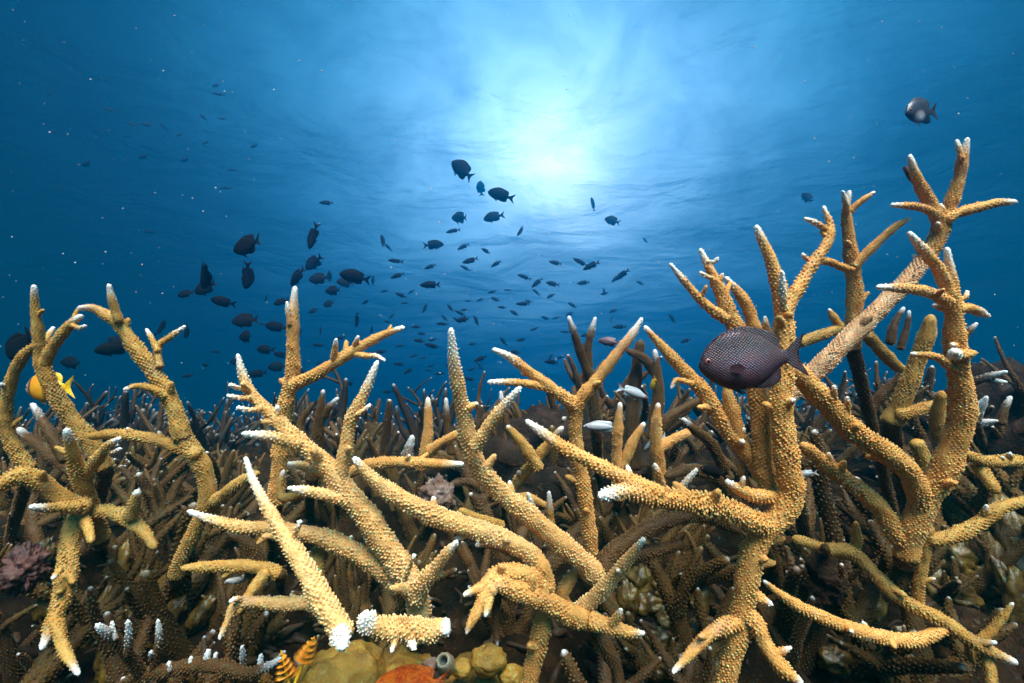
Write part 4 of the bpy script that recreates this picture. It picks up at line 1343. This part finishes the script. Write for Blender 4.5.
# the chequered damselfish in front
def main_fish():
    m, n, l, p = mat('chequered_scales')
    tc = n.new('ShaderNodeTexCoord').outputs['Object']
    sep = n.new('ShaderNodeSeparateXYZ')
    l.new(tc, sep.inputs[0])

    def math_(op, a, b=None, c=None):
        q = n.new('ShaderNodeMath')
        q.operation = op
        for s, v in zip(q.inputs, (a, b, c)):
            if v is None:
                continue
            if isinstance(v, (int, float)):
                s.default_value = v
            else:
                l.new(v, s)
        return q.outputs[0]
    # diamond net of scales
    cb = n.new('ShaderNodeCombineXYZ')
    u = math_('MULTIPLY', sep.outputs[0], 30.0)
    v = math_('MULTIPLY', sep.outputs[2], 36.0)
    l.new(math_('ADD', u, v), cb.inputs[0])
    l.new(math_('SUBTRACT', u, v), cb.inputs[1])
    vo = n.new('ShaderNodeTexVoronoi')
    vo.voronoi_dimensions = '2D'
    vo.inputs['Scale'].default_value = 1.0
    vo.inputs['Randomness'].default_value = 0.18
    l.new(cb.outputs[0], vo.inputs['Vector'])
    net = ramp(n, [(0.08, (0.85, 0.85, 0.85)), (0.48, (0, 0, 0))])
    l.new(vo.outputs['Distance'], net.inputs[0])
    # scales are strongest on the flank, fading to the back, belly edge and tail
    bx = math_('MULTIPLY', math_('SUBTRACT', sep.outputs[0], 0.07), 2.5)
    bz = math_('MULTIPLY', math_('ADD', sep.outputs[2], 0.015), 5.0)
    rr_ = math_('SQRT', math_('ADD', math_('MULTIPLY', bx, bx), math_('MULTIPLY', bz, bz)))
    flank = ramp(n, [(0.15, (1, 1, 1)), (0.95, (0.0, 0.0, 0.0))])
    l.new(rr_, flank.inputs[0])
    fac = mixc(n, l, 1.0, net.outputs[0], flank.outputs[0], 'MULTIPLY')
    ns = noise_tex(n, l, tc, 9, 3)
    r0 = ramp(n, [(0.35, (0.012, 0.004, 0.007)), (0.65, (0.045, 0.014, 0.020))])
    l.new(ns.outputs[0], r0.inputs[0])
    hue = ramp(n, [(0.38, (0.32, 0.24, 0.36)), (0.62, (0.38, 0.18, 0.21))])
    l.new(ns.outputs[0], hue.inputs[0])
    c = mixc(n, l, fac, r0.outputs[0], hue.outputs[0])
    # dark fins and back edge
    l.new(c, p.inputs['Base Color'])
    p.inputs['Roughness'].default_value = 0.38
    p.inputs['Specular IOR Level'].default_value = 0.45
    bump(n, l, net.outputs[0], 0.35, 0.01, p)
    root = empty('damselfish', at(748, 361, .285))
    b = fish_mesh('body', 1.26, m, 40, 36, 0.85)
    sd = b.modifiers.new('smooth', 'SUBSURF')
    sd.levels = 1
    sd.render_levels = 1
    b.parent = root
    place(root, 750, 361, .285, 106 * .285 / FPX * 0.96, 187, 4)
    # eye on both flanks, gill plate, pectoral fins
    me_, n2, l2, p2 = mat('fish_eye')
    tc2 = n2.new('ShaderNodeTexCoord').outputs['Object']
    g = n2.new('ShaderNodeVectorMath')
    g.operation = 'LENGTH'
    mp = n2.new('ShaderNodeMapping')
    mp.inputs['Scale'].default_value = (1, 0, 1)
    l2.new(tc2, mp.inputs['Vector'])
    l2.new(mp.outputs[0], g.inputs[0])
    er = ramp(n2, [(0.0, (0.004, 0.004, 0.004)), (0.015, (0.004, 0.004, 0.004)), (0.018, (0.42, 0.13, 0.08)), (0.030, (0.16, 0.06, 0.06))], 'LINEAR')
    l2.new(g.outputs['Value'], er.inputs[0])
    l2.new(er.outputs[0], p2.inputs['Base Color'])
    p2.inputs['Roughness'].default_value = 0.08
    M['eye'] = me_
    for s in (1, -1):
        e = blob('eye', root, (0, 0, 0), (0, 0, 0), (.034, .016, .034), me_, 1, 0, 1, 24, 16)
        e.location = (.415, s * .052, .045)
        V, Q = [], []
        nn = 7
        for k in range(nn):
            a = R(-165 + 15 * k)
            V += [(0.0, 0, 0.03 - 0.06 * k / (nn - 1)), (-0.13 * (1 - 0.25 * abs(k - 3) / 3), 0.02, 0.045 - 0.10 * k / (nn - 1))]
        m0 = len(V)
        V += [(x, y + .004, z) for x, y, z in V]
        for k in range(nn - 1):
            Q += [(2 * k, 2 * k + 1, 2 * k + 3, 2 * k + 2), (m0 + 2 * k, m0 + 2 * k + 2, m0 + 2 * k + 3, m0 + 2 * k + 1)]
        pf = build('pectoral_fin', [(x, y * s, z) for x, y, z in V], Q, [], M['finplum'], root)
        pf.location = (.235, s * .088, -.045)
        pf.rotation_euler = (0, 0, R(-8 * s))
    tag(root, 'dark plum damselfish with chequered scales hovering before the orange coral', 'fish')


main_fish()

# patterned or coloured fish seen among the branches
mb, n, l, p = mat('white_bellied_black')
tc = n.new('ShaderNodeTexCoord').outputs['Object']
sp = n.new('ShaderNodeVectorMath')
sp.operation = 'DISTANCE'
mp_ = n.new('ShaderNodeMapping')
mp_.inputs['Scale'].default_value = (1, 0, 1)
l.new(tc, mp_.inputs['Vector'])
l.new(mp_.outputs[0], sp.inputs[0])
sp.inputs[1].default_value = (0.16, 0, -0.17)
rm_ = ramp(n, [(0.05, (0.42, 0.38, 0.40)), (0.20, (0.020, 0.016, 0.018))])
l.new(sp.outputs['Value'], rm_.inputs[0])
l.new(rm_.outputs[0], p.inputs['Base Color'])
p.inputs['Roughness'].default_value = 0.4

my, n, l, p = mat('black_and_yellow')
tc = n.new('ShaderNodeTexCoord').outputs['Object']
sx = n.new('ShaderNodeSeparateXYZ')
l.new(tc, sx.inputs[0])
ry = ramp(n, [(0.0, (0.72, 0.40, 0.01)), (0.30, (0.72, 0.40, 0.01)), (0.36, (0.02, 0.014, 0.01)), (0.50, (0.02, 0.014, 0.01)),
              (0.56, (0.72, 0.30, 0.01)), (0.78, (0.72, 0.26, 0.01)), (0.83, (0.02, 0.015, 0.01)), (0.92, (0.5, 0.42, 0.3))])
ad = n.new('ShaderNodeMath')
ad.operation = 'ADD'
l.new(sx.outputs[0], ad.inputs[0])
ad.inputs[1].default_value = 0.5
l.new(ad.outputs[0], ry.inputs[0])
l.new(ry.outputs[0], p.inputs['Base Color'])
p.inputs['Roughness'].default_value = 0.4


def single(name, deep, material, x, y, d, px, ang, yaw, label, cat='fish', eye=True):
    root = empty(name, (0, 0, 0))
    b = fish_mesh('body', deep, material, 24, 18)
    b.parent = root
    if eye:
        for s in (1, -1):
            e = blob('eye', root, (0, 0, 0), (0, 0, 0), (.030, .014, .030), M['eye'], 1, 0, 1, 14, 10)
            e.location = (.40, s * .060, .035 * deep)
    place(root, x, y, d, px * d / FPX, ang, yaw)
    tag(root, label, cat)


single('damselfish', 1.15, mb, 921, 112, .95, 44, 190, -16, 'black damselfish with a white cheek above the tall staghorn hand')
single('butterflyfish', 1.15, my, 49, 388, .60, 54, 183, 8, 'black and yellow butterflyfish half hidden by the bowed olive arm')
single('damselfish', 0.75, M['plum'], 609, 342, .72, 22, 172, 25, 'small plum fish peeping past the arm of the Y coral')
single('damselfish', 0.95, M['yellow'], 653, 384, .52, 16, 262, 40, 'tiny bright yellow fish before the dark boulder')
single('chromis', 0.52, M['silver'], 633, 393, .62, 34, -20, 12, 'slim silver fish slanting down above the amber prongs')
single('chromis', 0.52, M['silver'], 601, 427, .60, 36, 180, 10, 'slim silver fish swimming level beside the Y coral stem')
single('chromis', 0.55, M['silver'], 655, 443, .58, 26, 216, 10, 'slim silver fish pointing down beside the amber prongs')
single('damselfish', 0.80, M['black'], 713, 472, .48, 26, 165, 15, 'dark fish lurking under the long thin coral arm')
single('chromis', 0.6, M['silver'], 806, 474, .47, 20, 195, 20, 'small silver fish tucked behind the orange gold trunk')
single('clownfish', 0.90, M['orange'], 411, 684, .285, 72, 172, -14, 'bright orange fish peering out over the mustard mound')

# the schools: (x, y, length in pixels, heading)
DARK = [(248, 246, 34, 195), (248, 276, 27, 258), (208, 276, 30, 232), (185, 294, 18, 190), (206, 288, 24, 205), (222, 302, 21, 165),
        (314, 263, 20, 222), (297, 277, 23, 225), (319, 279, 20, 186), (354, 277, 28, 168), (333, 291, 16, 185), (281, 302, 15, 200),
        (245, 321, 23, 185), (275, 327, 21, 172), (247, 337, 20, 182), (313, 311, 11, 200), (329, 304, 13, 190), (162, 328, 18, 60),
        (188, 331, 17, 240), (257, 374, 17, 188), (277, 367, 16, 186), (264, 350, 18, 176), (72, 363, 21, 176), (113, 349, 29, 190),
        (22, 345, 34, 240), (280, 355, 14, 170), (238, 362, 15, 180), (300, 372, 13, 186), (462, 170, 27, 140), (500, 195, 26, 163),
        (460, 218, 18, 176), (434, 245, 20, 2), (481, 188, 14, 96), (493, 217, 20, 192), (807, 198, 13, 120), (593, 204, 13, 110),
        (612, 221, 15, 158), (330, 276, 11, 100), (345, 283, 16, 170), (118, 342, 18, 150)]
SLIM = [(313, 237, 26, 258), (357, 320, 15, 262), (326, 203, 13, 180), (383, 241, 14, 110), (395, 261, 15, 172), (397, 276, 14, 200), (373, 280, 10, 80),
        (453, 231, 15, 196), (463, 247, 13, 205), (486, 251, 11, 150), (521, 231, 14, 235), (430, 267, 12, 198), (470, 261, 16, 195),
        (465, 268, 11, 150), (496, 264, 12, 212), (430, 285, 21, 182), (411, 292, 8, 210), (492, 292, 9, 190), (555, 263, 13, 165),
        (580, 262, 15, 148), (591, 266, 17, 205), (622, 275, 16, 220), (524, 277, 14, 160), (537, 283, 14, 222), (552, 284, 13, 170),
        (536, 292, 10, 140), (583, 283, 12, 186), (604, 291, 7, 90), (523, 304, 15, 180), (514, 313, 10, 150), (572, 305, 10, 150),
        (460, 313, 12, 155), (464, 310, 8, 180), (463, 320, 15, 184), (442, 324, 12, 178), (425, 308, 11, 250), (450, 308, 9, 125),
        (392, 316, 8, 220), (613, 311, 9, 200), (619, 327, 13, 184), (565, 332, 10, 176), (416, 327, 10, 184), (419, 341, 10, 170),
        (432, 346, 15, 165), (521, 340, 10, 190), (503, 341, 10, 130), (414, 356, 9, 200), (480, 359, 13, 200), (551, 362, 14, 180),
        (439, 374, 11, 180), (469, 379, 11, 165), (685, 341, 11, 200), (655, 364, 12, 186), (640, 283, 9, 160), (672, 318, 10, 120),
        (400, 346, 9, 190), (380, 352, 12, 186), (350, 384, 11, 190), (388, 392, 10, 175), (345, 350, 10, 200), (372, 330, 9, 240), (508, 290, 8, 180),
        (545, 318, 9, 160), (480, 300, 8, 200), (405, 303, 8, 185), (340, 338, 10, 190), (366, 302, 9, 200), (318, 345, 12, 180), (205, 365, 10, 180),
        (188, 376, 11, 186), (215, 352, 9, 170)]
FAINT = [(88, 164, 18, 180), (97, 131, 11, 190), (131, 124, 11, 170), (147, 125, 11, 175), (163, 126, 9, 130), (143, 157, 12, 185), (186, 160, 14, 182),
         (218, 94, 11, 178), (203, 117, 9, 140), (150, 232, 10, 180), (60, 190, 9, 180), (110, 110, 9, 175), (180, 135, 9, 190), (232, 170, 9, 180)]
rf = random.Random(3)
SLIM += [(rf.gauss(470, 95), rf.gauss(322, 34), rf.uniform(6, 11), rf.choice((rf.gauss(185, 18), rf.gauss(160, 25), rf.gauss(225, 20)))) for _ in range(46)]
SLIM = [f for f in SLIM if f[1] < 395 and 240 < f[0] < 690 or f[0] < 330]
FAINT += [(rf.uniform(40, 260), rf.uniform(80, 240), rf.uniform(7, 11), rf.gauss(180, 12)) for _ in range(10)]
dp = [fish_mesh('damselfish', dd, M['black'], 14, 12, ff, bb) for dd, ff, bb in ((1.12, 1.2, 0.25), (0.92, 0.8, -0.4), (1.02, 1.5, 0.5), (0.84, 1.0, -0.1))]
sl = [fish_mesh('chromis', dd, M['black'], 12, 10, ff, bb) for dd, ff, bb in ((0.60, 0.8, 0.35), (0.48, 0.6, -0.35), (0.55, 1.0, 0.0))]
usedf = set()


def school(lst, kinds, real, label, group, cat, lo, hi):
    for k, (x, y, px, ang) in enumerate(lst):
        base = kinds[k % len(kinds)]
        o = base if base.name not in usedf else base.copy()
        if base.name in usedf:
            col.objects.link(o)
        usedf.add(base.name)
        r_ = real * rf.uniform(0.9, 1.1)
        yaw = rf.uniform(-25, 25)
        d = min(hi, max(lo, FPX * r_ * math.cos(R(yaw)) / px))
        place(o, x, y, d, px * d / FPX / math.cos(R(yaw)), ang, yaw, rf.uniform(-14, 14))
        lb, gr = label(x, y) if callable(label) else (label, group)
        tag(o, lb, cat, gr)


def dark_label(x, y):
    if x > 800:
        return 'lone small dark fish beside the white crowned antler coral', 'lone dark fish by the antler coral'
    if x > 430:
        return 'dark damselfish silhouetted against the bright glow of the sun', 'dark damselfish in the sun glow'
    if x < 200 and y > 310:
        return 'dark damselfish among the arms of the two tall olive corals', 'dark damselfish around the olive corals'
    return 'dark deep-bodied damselfish in the dense school above the straight upright amber coral', 'dark damselfish in the dense school'


def slim_label(x, y):
    if x > 630:
        return 'small slim dark fish between the Y coral and the twin fingers of the giant', 'slim fish by the giant coral'
    if x > 500:
        return 'small slim dark fish over the white tipped Y coral, under the sun glow', 'slim fish over the Y coral'
    if x > 405:
        return 'small slim dark fish over the tall frosted V coral, under the sun glow', 'slim fish over the V coral'
    return 'small slim dark fish around the straight upright amber coral', 'slim fish around the upright amber coral'


school(DARK, dp, 0.105, dark_label, None, 'fish', 1.2, 5.0)
school(SLIM, sl, 0.090, slim_label, None, 'fish', 1.6, 6.0)
school(FAINT, sl, 0.16, 'faint distant fish high in the dark blue water', 'faint far fish', 'fish', 5.0, 8.0)


# ------------------------------------------------------------------ drifting specks
def specks():
    g = random.Random(21)
    V, T = [], []
    for k in range(420):
        x, y = g.uniform(-10, 1034), g.uniform(-10, 430)
        d = g.uniform(0.35, 2.2)
        r = g.choice((0.30, 0.38, 0.45, 0.6, 0.9)) * d / FPX * g.uniform(0.7, 1.2)
        c = at(x, y, d)
        o = len(V)
        s = [g.uniform(0.6, 1.4) for _ in range(3)]
        V += [c + Vector(v) for v in ((r * s[0], 0, 0), (-r, 0, 0), (0, r * s[1], 0), (0, -r, 0), (0, 0, r * s[2]), (0, 0, -r))]
        T += [(o + a, o + b, o + c_) for a, b, c_ in ((0, 2, 4), (2, 1, 4), (1, 3, 4), (3, 0, 4), (2, 0, 5), (1, 2, 5), (3, 1, 5), (0, 3, 5))]
    o = build('drifting_specks', [tuple(v) for v in V], [], T, flat('pale_speck', (0.62, 0.62, 0.6)))
    tag(o, 'pale specks of plankton drifting in the water', 'plankton', kind='stuff')


specks()
